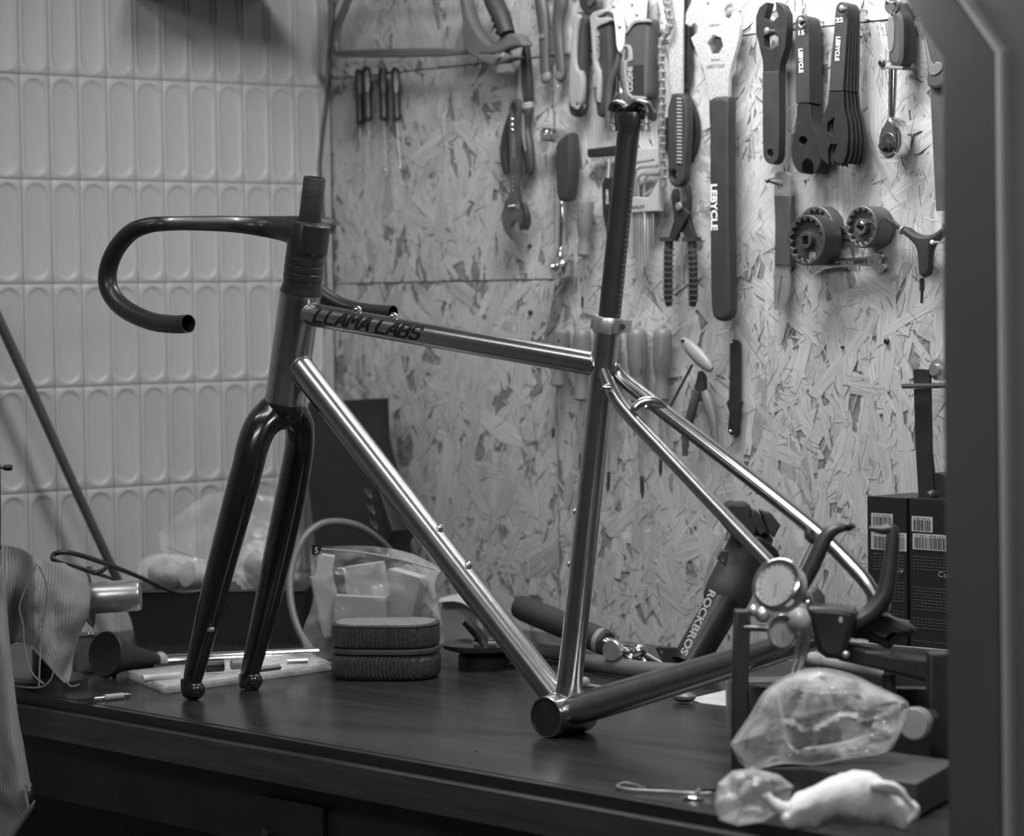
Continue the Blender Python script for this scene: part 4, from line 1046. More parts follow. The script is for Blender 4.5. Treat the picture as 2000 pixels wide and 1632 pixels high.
# --- Y hex tool
t = wthing('y_wrench', 'black three-way hex wrench hung beside the dark frame', 'wrench', 1795, 480)
c = (1800, 478)
k = kk(W(1800, 478))
arm = lambda a, b_, r1, r2: sweep([W(a[0], a[1], .024), W((a[0]+b_[0])/2, (a[1]+b_[1])/2, .024), W(b_[0], b_[1], .024)], [r1*k, (r1+r2)/2*k, r2*k], 18, True, 3, flat=.7, flatdir=V((0, 1, 0)))
wp(t, 'handle', [(1760, 445), (1768, 442), (1785, 456), (1802, 460), (1822, 456), (1842, 438), (1850, 452), (1832, 466), (1818, 480), (1813, 500), (1812, 541), (1791, 541), (1790, 500), (1787, 482), (1772, 466), (1758, 456)], .030, .014, bl_grip, bevel=.005, sm=2)
for a, b_, e in (((1763, 449), (1745, 436), (1729, 425)), ((1801, 541), (1801, 568), (1800, 592)), ((1846, 445), (1862, 434), (1872, 428))):
    t.add('hex_bit', join(sweep([W(*a, .023), W(*b_, .023)], 5.2*k, 6), sweep([W(*b_, .023), W(*e, .023)], 3.2*k, 6)), dark_steel)
    t.add('collar', sweep([W(a[0]-(b_[0]-a[0])*.08, a[1]-(b_[1]-a[1])*.08, .023), W(a[0]+(b_[0]-a[0])*.08, a[1]+(b_[1]-a[1])*.08, .023)], 9.5*k, 14), pale_plastic)
nail(t, 1820, 473, .040, .003, white_ink)
# --- chain link pliers
t = wthing('chain_link_pliers', 'black chain-link pliers with ribbed handles, hanging below the chain whip', 'pliers', 1328, 480)
wp(t, 'jaw', [(1313, 368), (1319, 370), (1322, 384), (1320, 396), (1328, 402), (1340, 410), (1345, 420), (1336, 436), (1328, 450), (1318, 470), (1303, 470), (1312, 440), (1316, 428), (1312, 400), (1310, 385)], .028, .008, bl_paint, bevel=.0015, sm=1)
wp(t, 'jaw', [(1337, 360), (1342, 362), (1346, 384), (1345, 402), (1344, 424), (1350, 446), (1358, 468), (1342, 472), (1332, 450), (1320, 432), (1318, 412), (1326, 396), (1338, 394), (1341, 384), (1336, 370)], .024, .008, bl_paint, bevel=.0015, sm=1)
P = W(1327, 403, .030)
t.add('pivot', lathe(P, P+V((0, -.003, 0)), [(0, 8*kk(P)), (.7, 8*kk(P)), (1, 6*kk(P))], 20), steel)
for pts in ([(1307, 468), (1305, 500), (1305, 540), (1305, 580), (1307, 598)], [(1351, 468), (1353, 500), (1354, 540), (1354, 580), (1353, 598)]):
    t.add('handle', sweep([W(x, y, .026) for x, y in pts], [r_*k for r_ in (10, 10.5, 10.5, 10.5, 7)], 16, True, 5, flat=.8, flatdir=V((0, 1, 0))), bl_grip)
    for i in range(10):
        y = 486+i*11; x = pts[0][0]+(pts[2][0]-pts[0][0])*min(1, i/5)
        t.add('handle_rib', sweep([W(x-10, y, .028), W(x-4, y+3, .0365), W(x+3, y+3, .0365), W(x+10, y, .030)], .0011, 6, True, 3), grey_grip)
    t.add('handle_collar', box(W(pts[0][0], 467, .027), 24*k/.66, .014, 9*k), bl_grip)
t.add('return_spring', sweep([W(x, y, .024) for x, y in ((1322, 466), (1326, 445), (1329, 452), (1332, 470), (1330, 530), (1326, 570), (1320, 578), (1318, 570))], .0011, 6, True, 4), steel)
t.add('latch', sweep([W(x, y, .026) for x, y in ((1318, 576), (1345, 556), (1350, 552))], .0014, 6, True, 2), dark_steel)
# --- L shaped grey handle tool
t = wthing('p_handle_hex_key', 'hex key with a tilted pale grey T grip and a long thin shaft', 'hex key', 1360, 690)
P = W(1332, 662, .028); Q = W(1390, 722, .028)
t.add('grip', lathe(P, Q, [(0, 5*k), (.08, 10*k), (.3, 15*k), (.6, 17*k), (.85, 13*k), (.96, 10*k), (1, 6*k)], 20, .7, V((0, 1, 0))), pale_plastic)
t.add('hanging_hole', cyl(W(1334, 666, .040), W(1334, 666, .0405)+V((0, -.001, 0)), 4*k, seg=14), bl_plastic)
t.add('shaft', sweep([W(1352, 712, .022), W(1310, 792, .022)], 3*k, 6), dark_steel)
# --- cutters under it
t = wthing('side_cutters', 'side cutters with dull grey handles hanging open under the pale T grip', 'pliers', 1365, 790)
wp(t, 'jaw', [(1362, 722), (1370, 728), (1374, 745), (1372, 770), (1366, 786), (1356, 780), (1354, 755), (1360, 740)], .026, .010, dark_steel, bevel=.002, sm=2)
t.add('handle', sweep([W(x, y, .026) for x, y in ((1362, 764), (1352, 800), (1340, 850), (1338, 890))], [r_*k for r_ in (8, 12, 9, 7)], 14, True, 5, flat=.7, flatdir=V((0, 1, 0))), grey_grip)
t.add('handle', sweep([W(x, y, .024) for x, y in ((1376, 764), (1384, 790), (1394, 830), (1400, 895))], [r_*k for r_ in (9, 13, 10, 6)], 14, True, 5, flat=.7, flatdir=V((0, 1, 0))), mid_plastic)
# --- black strap tool
t = wthing('chain_checker', 'thin matt black chain gauge screwed flat to the board right of the pliers', 'gauge', 1433, 750)
wp(t, 'bar', [(1425, 668), (1430, 663), (1440, 664), (1444, 670), (1443, 782), (1448, 784), (1444, 800), (1441, 845), (1436, 850), (1425, 849), (1421, 842), (1424, 805), (1418, 786), (1423, 780), (1425, 720)], .010, .005, bl_paint, bevel=.001, sm=0)
for x, y in ((1428, 668), (1426, 842)): nail(t, x, y, .014, .0022)
# --- bracket with chrome knob, right
t = wthing('clamp_arm', 'black flat clamp arm with a chrome knob and cross rod, at the right edge', 'clamp', 1800, 850)
A0 = W(1800, 722, .09); 
wp(t, 'arm', [(1783, 722), (1789, 720), (1814, 722), (1817, 880), (1828, 990), (1794, 986), (1787, 860)], .090, .006, bl_paint, bevel=.001, sm=0)
P = W(1826, 722, .085)
t.add('knob', lathe(P+V((0, .040, 0)), P+V((0, -.004, 0)), [(0, .004), (0, 19*kk(P)), (.35, 19*kk(P)), (.4, 21*kk(P)), (.8, 21*kk(P)), (.82, 12*kk(P)), (1, 11*kk(P))], 32), steel)
t.add('cross_rod', sweep([W(1764, 754, .10), W(1880, 752, .10)], 5.5*kk(P), 14), chrome)
P = W(1832, 968, .088)
t.add('round_pad', lathe(P+V((0, .02, 0)), P, [(0, 46*kk(P)), (.9, 46*kk(P)), (1, 44*kk(P))], 40), bl_paint)
t.add('pad_screw', lathe(P+V((-.008, 0, 0)), P+V((-.008, -.01, 0)), [(0, 12*kk(P)), (.6, 11*kk(P)), (1, 6*kk(P))], 20), dark_steel)

# ================================================================== THINGS ON THE BENCH
def bthing(name, label, cat, P, group=None):
    return Thing(name, label, cat, V(P), group)
def vp(px, py, dep, yaw=48.9):                   # upright plane through a point of the room
    return YP(DP(px, py, dep), yaw)
def sd(pts, dep, rpx, n=0, seg=14, **kw):         # sweep through points at a given distance
    dl = dep if isinstance(dep, (list, tuple)) else [dep]*len(pts)
    P = [DP(x, y, d) for (x, y), d in zip(pts, dl)]
    rl = rpx if isinstance(rpx, (list, tuple)) else [rpx]*len(pts)
    return sweep(P, [r*kk(p) for r, p in zip(rl, P)], seg, True, n, **kw)
def ld(a, b_, da, db, prof, seg=24, **kw):
    P, Q = DP(a[0], a[1], da), DP(b_[0], b_[1], db)
    return lathe(P, Q, [(t, r*kk(P)) for t, r in prof], seg, **kw)

# --- cord in the corner and grey pole against the tiles
solo('power_cable', sweep([LW(x, y, .012) for x, y in ((655, -20), (650, 60), (645, 120), (641, 190), (632, 260), (626, 320), (627, 350), (632, 420), (636, 520), (640, 640))], .0022, 8, True, 4), rubber, 'thin dark cord hanging down the tiles beside the board corner', 'cord')
solo('leaning_pole', sweep([LW(-30, 565, .05), LW(60, 760, .05), LW(150, 960, .05), LW(273, 1226, .05)], [.0080, .0078, .0074, .0070], 16, True, 4), mat('grey_hose_pole', .07, 0, .45), 'grey round pole leaning slantwise against the tiled wall at left', 'pole')
# --- clamp head with a steel tube, under a rag
dv = 3.86
vb = T(95, 1338)
t = bthing('stand_clamp', 'steel clamp with a polished round tube sticking out to the right from under the rag', 'clamp', vb)
t.add('post', cyl(V((vb.x, vb.y, ZB)), DP(95, 1190, dv), .022), dark_steel)
t.add('base', lathe(V((vb.x, vb.y, ZB)), V((vb.x, vb.y, ZB+.014)), [(0, .052), (.7, .052), (1, .046)], 32), dark_steel)
t.add('tube', ld((150, 1170), (274, 1161), dv, dv, [(0, 30), (.02, 31), (.96, 31), (1, 29)]), steel)
t.add('flange', ld((176, 1168), (168, 1169), dv, dv, [(0, 56), (.2, 58), (1, 50)], 36), dark_steel)
t.add('clamp_body', ld((168, 1169), (20, 1180), dv, dv, [(0, 34), (.2, 44), (.8, 46), (1, 40)], 28), dark_steel)
t.add('rod', sd([(-3, 1180), (-2, 1000), (-3, 905)], dv, 4), bl_paint)
t.add('knob', ld((-6, 913), (24, 913), dv, dv, [(0, 2.5), (.4, 2.5), (.42, 5), (.6, 6), (.95, 6), (1, 4)]), bl_plastic)
# --- rags
def dpr(rows): return [[DP(x, y, d) for x, y, d in r] for r in rows]
A = dpr([[(-40, 1062, 3.90), (10, 1064, 3.86), (50, 1074, 3.80), (75, 1092, 3.78), (112, 1098, 3.82), (150, 1104, 3.86), (172, 1124, 3.84)],
         [(-40, 1120, 3.84), (10, 1112, 3.80), (48, 1128, 3.79), (72, 1140, 3.74), (110, 1146, 3.78), (150, 1140, 3.80), (176, 1160, 3.79)],
         [(-40, 1190, 3.83), (10, 1180, 3.78), (42, 1180, 3.80), (68, 1200, 3.73), (104, 1196, 3.77), (145, 1196, 3.76), (174, 1200, 3.79)],
         [(-40, 1250, 3.82), (10, 1240, 3.77), (40, 1232, 3.79), (70, 1240, 3.72), (104, 1256, 3.75), (135, 1260, 3.76), (160, 1228, 3.80)],
         [(-40, 1270, 3.82), (5, 1262, 3.77), (35, 1250, 3.78), (62, 1258, 3.73), (96, 1290, 3.74), (120, 1318, 3.76), (148, 1262, 3.80)],
         [(-40, 1275, 3.82), (0, 1266, 3.77), (32, 1253, 3.78), (58, 1262, 3.73), (94, 1298, 3.74), (132, 1334, 3.76), (142, 1284, 3.80)]])
rg = solo('work_rag', patch(A, 8, .014, 16), cloth_m, 'frayed ribbed grey rag draped over the clamp at left', 'rag', solid=.0016)
for i, pts in enumerate(([(72, 1100), (50, 1150), (38, 1185), (45, 1220), (48, 1262), (60, 1310), (85, 1335)], [(76, 1105), (92, 1150), (82, 1240), (78, 1290), (76, 1340)], [(82, 1205), (76, 1225), (84, 1218), (82, 1200)], [(105, 1300), (100, 1325), (78, 1342), (30, 1340)], [(128, 1325), (138, 1340), (156, 1336)])):
    o = mesh_obj('loose_thread', sd(pts, 3.715 if i < 3 else 3.74, 1.8, 4, 6), cloth_m, rg, rg.location.copy())
B = dpr([[(-50, 1090, 3.78), (-15, 1092, 3.72), (2, 1104, 3.70), (9, 1130, 3.74)],
         [(-50, 1200, 3.74), (-15, 1200, 3.69), (6, 1205, 3.68), (14, 1215, 3.71)],
         [(-50, 1330, 3.73), (-10, 1330, 3.67), (14, 1335, 3.66), (27, 1345, 3.69)],
         [(-50, 1450, 3.73), (-5, 1450, 3.68), (24, 1455, 3.66), (46, 1460, 3.69)],
         [(-30, 1540, 3.73), (5, 1545, 3.69), (40, 1550, 3.67), (62, 1545, 3.69)],
         [(-15, 1590, 3.73), (10, 1590, 3.70), (44, 1588, 3.68), (66, 1574, 3.69)],
         [(-15, 1660, 3.73), (0, 1660, 3.70), (14, 1655, 3.69), (22, 1640, 3.70)]])
rb = solo('hanging_rag', patch(B, 8, .010, 14), mat('pale_ribbed_cotton', .30, 0, .9, .2, 16, bump=.9, bs=1.0, kind='rib'), 'long ribbed rag hanging down past the bench edge at the far left', 'rag', solid=.0018)
mesh_obj('sewn_tag', patch(dpr([[(50, 1533, 3.655), (62, 1528, 3.66)], [(58, 1572, 3.655), (68, 1560, 3.66)]]), 2), dark_steel, rb, rb.location.copy(), solid=.001)
# --- black hook tool
t = bthing('wire_hook', 'black bent wire tool with two hooks, lying across the rag and the black tray', 'hook', DP(250, 1120, 3.98))
t.add('long_wire', sd([(392, 1154), (352, 1158), (325, 1150), (262, 1122), (200, 1098), (150, 1082), (120, 1078), (105, 1083), (104, 1092), (118, 1098), (142, 1103), (185, 1118), (222, 1131)], [4.18, 4.16, 4.12, 4.0, 3.9, 3.85, 3.83, 3.83, 3.82, 3.83, 3.84, 3.86, 3.9], [4, 4, 4, 4.5, 5, 5, 5, 5, 5, 4, 3.5, 4, 3], 4, 12), bl_paint)
t.add('short_hook', sd([(173, 1106), (176, 1113), (186, 1118), (198, 1115), (210, 1106)], 3.86, [5, 6, 5.5, 5, 4], 4, 10), bl_paint)
# --- open black tray
def open_box(th, name, c, w, d, h, yaw, m, wall=.004, taper=.0):
    a = R(yaw); A_ = V((math.cos(a), math.sin(a), 0)); Nn = V((math.sin(a), -math.cos(a), 0)); Z = V((0, 0, 1))
    def ring(w_, d_, z): return [c+A_*(sx*w_/2)+Nn*(sy*d_/2)+Z*z for sx, sy in ((-1, 1), (1, 1), (1, -1), (-1, -1))]
    L = [ring(w-taper, d-taper, 0), ring(w, d, h), ring(w-2*wall, d-2*wall, h), ring(w-taper-2*wall, d-taper-2*wall, wall)]
    vs = [v for l in L for v in l]; fs = [(3, 2, 1, 0)]
    for k in range(3):
        for i in range(4):
            j = (i+1) % 4; fs.append((k*4+i, k*4+j, k*4+4+j, k*4+4+i))
    fs.append((12, 13, 14, 15))
    return th.add(name, (vs, fs), m, flat=True)
tc = T(425, 1262)
t = bthing('parts_tray', 'wide black open tray standing on the bench behind the fork blades', 'tray', tc)
tcc = tc + _fh*.07
a_ = R(46)
open_box(t, 'tray_body', V((tcc.x, tcc.y, ZB)), .272, .13, .082, 46, bl_plastic, taper=.03)
t.add('rim', join(*[sweep([tcc+V((math.cos(a_)*x0-math.sin(a_)*-y0, math.sin(a_)*x0+math.cos(a_)*-y0, .082-0)), tcc+V((math.cos(a_)*x1-math.sin(a_)*-y1, math.sin(a_)*x1+math.cos(a_)*-y1, .082))], .0028, 8) for (x0, y0, x1, y1) in ((-.136, -.065, .136, -.065), (-.136, .065, .136, .065), (-.136, -.065, -.136, .065), (.136, -.065, .136, .065))]), bl_plastic)
# bags in and behind the tray
P = DP(326, 1122, 4.44)
t = bthing('bagged_part', 'small clear bag with a pale rounded part inside, lying in the black tray', 'bag', P)
t.add('part', ball(P, .034, 20, (1.0, .8, .8)), mat('pale_part', .16, 0, .5))
t.add('part_end', ld((366, 1120), (396, 1126), 4.40, 4.42, [(0, 26), (.5, 24), (1, 20)]), paper_m)
t.add('film', patch(dpr([[(272, 1098, 4.37), (300, 1082, 4.36), (350, 1084, 4.35), (402, 1092, 4.36)], [(268, 1125, 4.36), (305, 1120, 4.34), (355, 1122, 4.33), (404, 1120, 4.35)], [(276, 1158, 4.37), (310, 1160, 4.36), (355, 1160, 4.35), (402, 1158, 4.36)]]), 8, .012, 20), film)
t = bthing('zip_bag', 'large empty clear bag standing up in the tray behind the fork', 'bag', DP(440, 1150, 4.45))
t.add('film', patch(dpr([[(310, 1040, 4.46), (400, 968, 4.47), (480, 962, 4.47), (560, 975, 4.48)], [(316, 1070, 4.44), (400, 1040, 4.45), (480, 1030, 4.44), (556, 1035, 4.46)], [(330, 1110, 4.43), (400, 1100, 4.42), (480, 1095, 4.42), (552, 1100, 4.44)], [(340, 1156, 4.43), (400, 1160, 4.42), (480, 1158, 4.42), (548, 1156, 4.43)]]), 8, .016, 12), film2)
t.add('seal', sd([(325, 1066), (350, 1076), (380, 1088), (402, 1100)], 4.40, 1.6, 3, 6), lt_plastic)
P = DP(480, 1130, 4.36)
t = bthing('crumpled_bag', 'crumpled clear bag seen between the two fork blades', 'bag', P)
t.add('film', crumple(DP(500, 1118, 4.37), .038, .03, .045, _RH, 11, .5, 18), film)
t.add('dark_content', ball(DP(505, 1110, 4.40), .024, 14, (1, 1, 1.2)), mid_plastic)
# --- tall dark board in the corner with a hanging chain
pb = WP(.10)
dk = solo('black_sheet', plate(pb, [(600, 785), (712, 779), (714, 860), (742, 960), (768, 1036), (756, 1062), (760, 1217), (616, 1200), (612, 1045), (598, 920)], .05, bevel=.002, sm=0), bl_plastic, 'tall dark sheet standing in the corner behind the down tube', 'sheet')
t = bthing('hanging_chain', 'short twisted chain hanging in front of the tall dark sheet', 'chain', WP(.11).px(728, 1070))
pts = [(716, 955), (722, 970), (720, 985), (728, 1000), (726, 1015), (733, 1030), (732, 1045), (740, 1060), (741, 1076)]
for i in range(len(pts)-1):
    a, b_ = WP(.112).px(*pts[i]), WP(.112).px(*pts[i+1])
    m_ = (a+b_)/2; ax = (b_-a); l = ax.length*.62; ax.normalize()
    s_ = ax.cross(V((0, 1, 0))).normalized() if i % 2 else (ax.cross(V((1, .2, 0)))).normalized()
    t.add('chain_link', sweep([m_+ax*(math.sin(q*math.pi/6)*l)+s_*(math.cos(q*math.pi/6)*l*.5) for q in range(13)], .0016, 8, False), dark_steel)
# --- grey hose loop
solo('hose', sd([(770, 1085), (742, 1056), (705, 1030), (665, 1019), (625, 1024), (592, 1052), (572, 1100), (566, 1150), (573, 1200), (590, 1244), (618, 1282)], [4.4, 4.36, 4.32, 4.3, 4.28, 4.26, 4.24, 4.22, 4.2, 4.18, 4.15], 7.5, 5, 16), hose_m, 'grey hose bent into a tall loop behind the lower fork and clear bag', 'hose')
# --- clear bag with white boxes
P = T(735, 1290)
t = bthing('bag_of_cartons', 'clear zip bag full of small white cartons behind the braided case', 'bag', P)
for (x, y, dd, w_, h_, yw, tl, nm) in ((716, 1136, 4.08, .054, .05, 40, 8, 'carton'), (704, 1198, 4.06, .07, .05, 44, -3, 'carton'), (640, 1180, 4.08, .030, .085, 60, 12, 'carton'), (786, 1168, 4.10, .05, .075, 30, -14, 'carton'), (634, 1112, 4.08, .022, .042, 50, -10, 'carton')):
    a = R(yw); A2 = V((math.cos(a)*math.cos(R(tl)), math.sin(a)*math.cos(R(tl)), math.sin(R(tl)))); B2 = V((-math.cos(a)*math.sin(R(tl)), -math.sin(a)*math.sin(R(tl)), math.cos(R(tl))))
    t.add(nm, box(DP(x, y, dd), w_, .03, h_, A2, B2), paper_m, flat=True)
t.add('tab', box(DP(619, 1073, 4.04), .014, .002, .014, _RH, V((0, 0, 1))), bl_plastic, flat=True)
g = text('5', DP(614, 1080, 4.03), _RH, V((0, 0, 1)), .012); t.add('tab_figure', g, white_ink, flat=True)
t.add('film', patch(dpr([[(604, 1068, 4.05), (660, 1066, 4.03), (730, 1066, 4.03), (800, 1080, 4.04), (862, 1110, 4.06)],
                         [(606, 1110, 4.03), (655, 1112, 4.0), (740, 1100, 4.01), (800, 1120, 4.0), (850, 1140, 4.04)],
                         [(612, 1170, 4.03), (655, 1165, 4.0), (740, 1165, 4.0), (805, 1165, 3.99), (856, 1185, 4.03)],
                         [(590, 1240, 4.03), (650, 1225, 4.01), (740, 1215, 4.01), (800, 1210, 4.01), (866, 1230, 4.03)],
                         [(606, 1290, 4.04), (650, 1285, 4.02), (740, 1280, 4.02), (800, 1280, 4.02), (866, 1285, 4.04)]]), 8, .020, 22), plastic_film('loose_clear_film', .12, .08, .9))
t.add('zip', sd([(628, 1072), (700, 1078), (780, 1092), (850, 1112)], 4.005, 1.8, 3, 6), lt_plastic)
# --- braided zip case
wv = mat('woven_black_fibre', .05, 0, .45, .5, 300, bump=1.5, bs=75, kind='wave')
c0 = T(752, 1330)
cc = c0 + _fh*.050
def rrect(w_, d_, r_, n=6):
    out = []
    for sx, sy, q0 in ((1, 1, 0), (-1, 1, 90), (-1, -1, 180), (1, -1, 270)):
        for i in range(n+1):
            q = R(q0+90*i/n); out.append((sx*(w_/2-r_)+math.cos(q)*r_, sy*(d_/2-r_)+math.sin(q)*r_))
    return out
ya = R(40)
def slab(z, w_, d_, r_, th, bev):
    return curve_solid(Plane((cc.x, cc.y, ZB+z), (math.cos(ya), math.sin(ya), 0), (-math.sin(ya), math.cos(ya), 0)), [rrect(w_, d_, r_)], th, bev, 3)
t = bthing('zip_case', 'small rounded black case with a woven surface and zip, on the bench behind the frame', 'case', V((cc.x, cc.y, ZB)))
t.add('lower_half', slab(.036, .146, .108, .042, .036, .010), wv)
t.add('upper_half', slab(.074, .144, .106, .041, .031, .005), wv)
t.add('lid_top', slab(.0762, .134, .096, .037, .003, .001), mat('woven_grey_lid', .20, 0, .6, .3, 200, bump=.5, bs=90))
t.add('zip', slab(.0425, .1465, .1085, .0422, .0070, .001), grey_grip)
t.add('piping', slab(.0742, .1455, .1075, .0418, .0022, .001), bl_grip)
# --- white card box
P = DP(900, 1218, 4.12)
t = bthing('card_box', 'white folded card box lying tilted behind the down tube', 'box', P)
t.add('body', box(P, .062, .05, .062, (_RH+V((0, 0, -.2))).normalized(), V((0, 0, 1))+_RH*.2), paper_m, flat=True)
t.add('lid_flap', patch([[DP(858, 1168, 4.09), DP(905, 1160, 4.11), DP(935, 1185, 4.1)], [DP(855, 1176, 4.07), DP(900, 1176, 4.07), DP(940, 1205, 4.07)]], 4), paper_m, solid=.001)
# --- round tray tool with a lever
P = T(945, 1308) + _fh*.03
t = bthing('suction_base', 'black round dish on a dark base with a bent lever, behind the down tube', 'tool', V((P.x, P.y, ZB)))
t.add('base', lathe(P, P+V((0, 0, .022)), [(0, .036), (.8, .036), (1, .030)], 32), bl_plastic)
t.add('dish', lathe(P+V((0, 0, .020)), P+V((0, 0, .034)), [(0, .030), (.5, .055), (1, .059), (1, .057), (.7, .052), (.6, .02)], 40), grey_grip)
t.add('lever', sd([(948, 1268), (938, 1245), (925, 1228), (908, 1212)], 4.0, [16, 12, 11, 9], 4, 16), bl_plastic)
t.add('knuckle', sd([(925, 1262), (970, 1262)], 4.0, 13, 0, 16), bl_plastic)
# --- frame pump handle with chrome end
P = T(1110, 1300)
t = bthing('torque_handle', 'black knurled handle with a chrome disc end, lying slantwise behind the seat tube', 'tool', P)
g = [(0, 18), (.01, 23), (.06, 25)] + [(.06+.90*i/60, 25.4 if i % 2 else 24.6) for i in range(61)] + [(.985, 24), (1, 20)]
t.add('grip', ld((1014, 1184), (1186, 1256), 4.12, 3.98, g, 28), bl_grip)
t.add('grip_collar', ld((1168, 1249), (1178, 1253), 3.99, 3.985, [(0, 24), (.2, 25.5), (.8, 25.5), (1, 23)], 28), pale_plastic)
t.add('neck', ld((1175, 1252), (1208, 1266), 3.985, 3.97, [(0, 15), (1, 15)], 24), chrome)
P1 = DP(1196, 1270, 3.925)
axd = (-_fh*.75-_RH*.55+V((0, 0, .1))).normalized()
t.add('disc', lathe(P1-axd*.020, P1+axd*.004, [(0, 14*kk(P1)), (.55, 15*kk(P1)), (.6, 20*kk(P1)), (.92, 21*kk(P1)), (1, 19*kk(P1))], 36), steel)
t.add('ball_joint', join(ball(DP(1248, 1272, 3.93), 17*kk(P1), 20), ld((1210, 1268), (1236, 1272), 3.94, 3.93, [(0, 16), (.5, 13), (1, 15)]), ball(DP(1232, 1286, 3.93), 13*kk(P1), 16), ball(DP(1260, 1292, 3.93), 12*kk(P1), 16)), chrome)
t.add('rod', ld((1262, 1280), (1300, 1302), 3.93, 3.91, [(0, 9), (1, 8)]), dark_steel)
# --- thick grey hose
solo('thick_hose', sweep([T(x, y, .0125) for x, y in ((1000, 1278), (1050, 1270), (1110, 1278), (1160, 1294), (1240, 1306), (1320, 1312), (1400, 1318))], .0120, 18, True, 5), mat('pale_hose', .12, 0, .4, .1, 15), 'thick pale grey hose lying on the bench behind the seat tube', 'hose')
t = bthing('ball_end_rod', 'thin steel rod with a ball end, just above the bottom bracket', 'rod', T(1160, 1345))
t.add('rod', sweep([T(1146, 1338, .006), T(1215, 1350, .005)], .0032, 10), steel)
t.add('ball_end', ball(T(1142, 1332, .010), .0075, 14), pale_plastic)
# --- white sheet on the bench
cd = solo('paper_sheet', curve_solid(TP(.0012), [[TP(0).ab(T(x, y)) for x, y in ((1345, 1366), (1420, 1348), (1424, 1380), (1370, 1374))]], .0012, .0003), mat('white_paper', .5, 0, .8), 'white sheet of paper on the bench under the chain stays', 'paper')
solo('rounded_scrap', ball(T(1336, 1360, .008), .014, 14, (1.2, 1, .5)), hose_m, 'small grey rounded scrap beside the white paper', 'scrap')
# --- folding stand with lettering
dr = 3.93
P = T(1345, 1316)
t = bthing('repair_stand', 'black tubular bike stand with white lettering along it, leaning against the board', 'stand', P)
t.add('lower_tube', ld((1340, 1302), (1432, 1148), 3.90, 3.95, [(0, 34), (1, 37)], 32), bl_plastic)
t.add('upper_sleeve', ld((1412, 1180), (1475, 1040), 3.945, 3.98, [(0, 40), (.04, 44), (.2, 46), (.85, 42), (1, 38)], 32), rubber)
pu = vp(1460, 1010, 3.92)
t.add('clamp_block', plate(pu, [(1418, 985), (1430, 980), (1444, 984), (1462, 982), (1470, 996), (1466, 1010), (1480, 1030), (1474, 1052), (1440, 1058), (1424, 1040), (1412, 1024), (1414, 1004)], .05, bevel=.004, sm=1), rubber)
for q in ([(1468, 996), (1482, 1000), (1500, 1036), (1484, 1046), (1466, 1018)], [(1486, 998), (1508, 1004), (1525, 1026), (1512, 1050), (1502, 1042)]):
    t.add('clamp_jaw', plate(pu, q, .045, bevel=.002, sm=0), rubber)
t.add('release_lever', plate(vp(1490, 1060, 3.90), [(1474, 1044), (1500, 1056), (1524, 1080), (1520, 1094), (1490, 1080), (1470, 1064)], .03, bevel=.003), bl_plastic)
t.add('cable_bracket', plate(vp(1410, 1090, 3.90), [(1408, 1074), (1424, 1076), (1418, 1106), (1401, 1092)], .012, holes=[disc_px(1411, 1090, 4, 10)], bevel=.001, sm=0), dark_steel)
t.add('foot_plate', plate(vp(1310, 1285, 3.90), [(1280, 1266), (1286, 1262), (1342, 1266), (1330, 1310), (1298, 1300)], .006, holes=[disc_px(1292, 1272, 3, 8)], bevel=.001, sm=0), bl_paint)
P0 = DP(1392, 1152, 3.895); P1 = DP(1334, 1276, 3.862)
axd = (P1-P0).normalized(); side = axd.cross(-FWD).normalized(); side = side if side.dot(RGT) < 0 else -side
t.add('lettering', text('ROCKBROS', P0+side*.004, axd, axd.cross(-FWD).normalized()*-1 if False else (-side), .0135, bold=.03, width=(P1-P0).length), mat('pale_print', .4, 0, .5), flat=True)
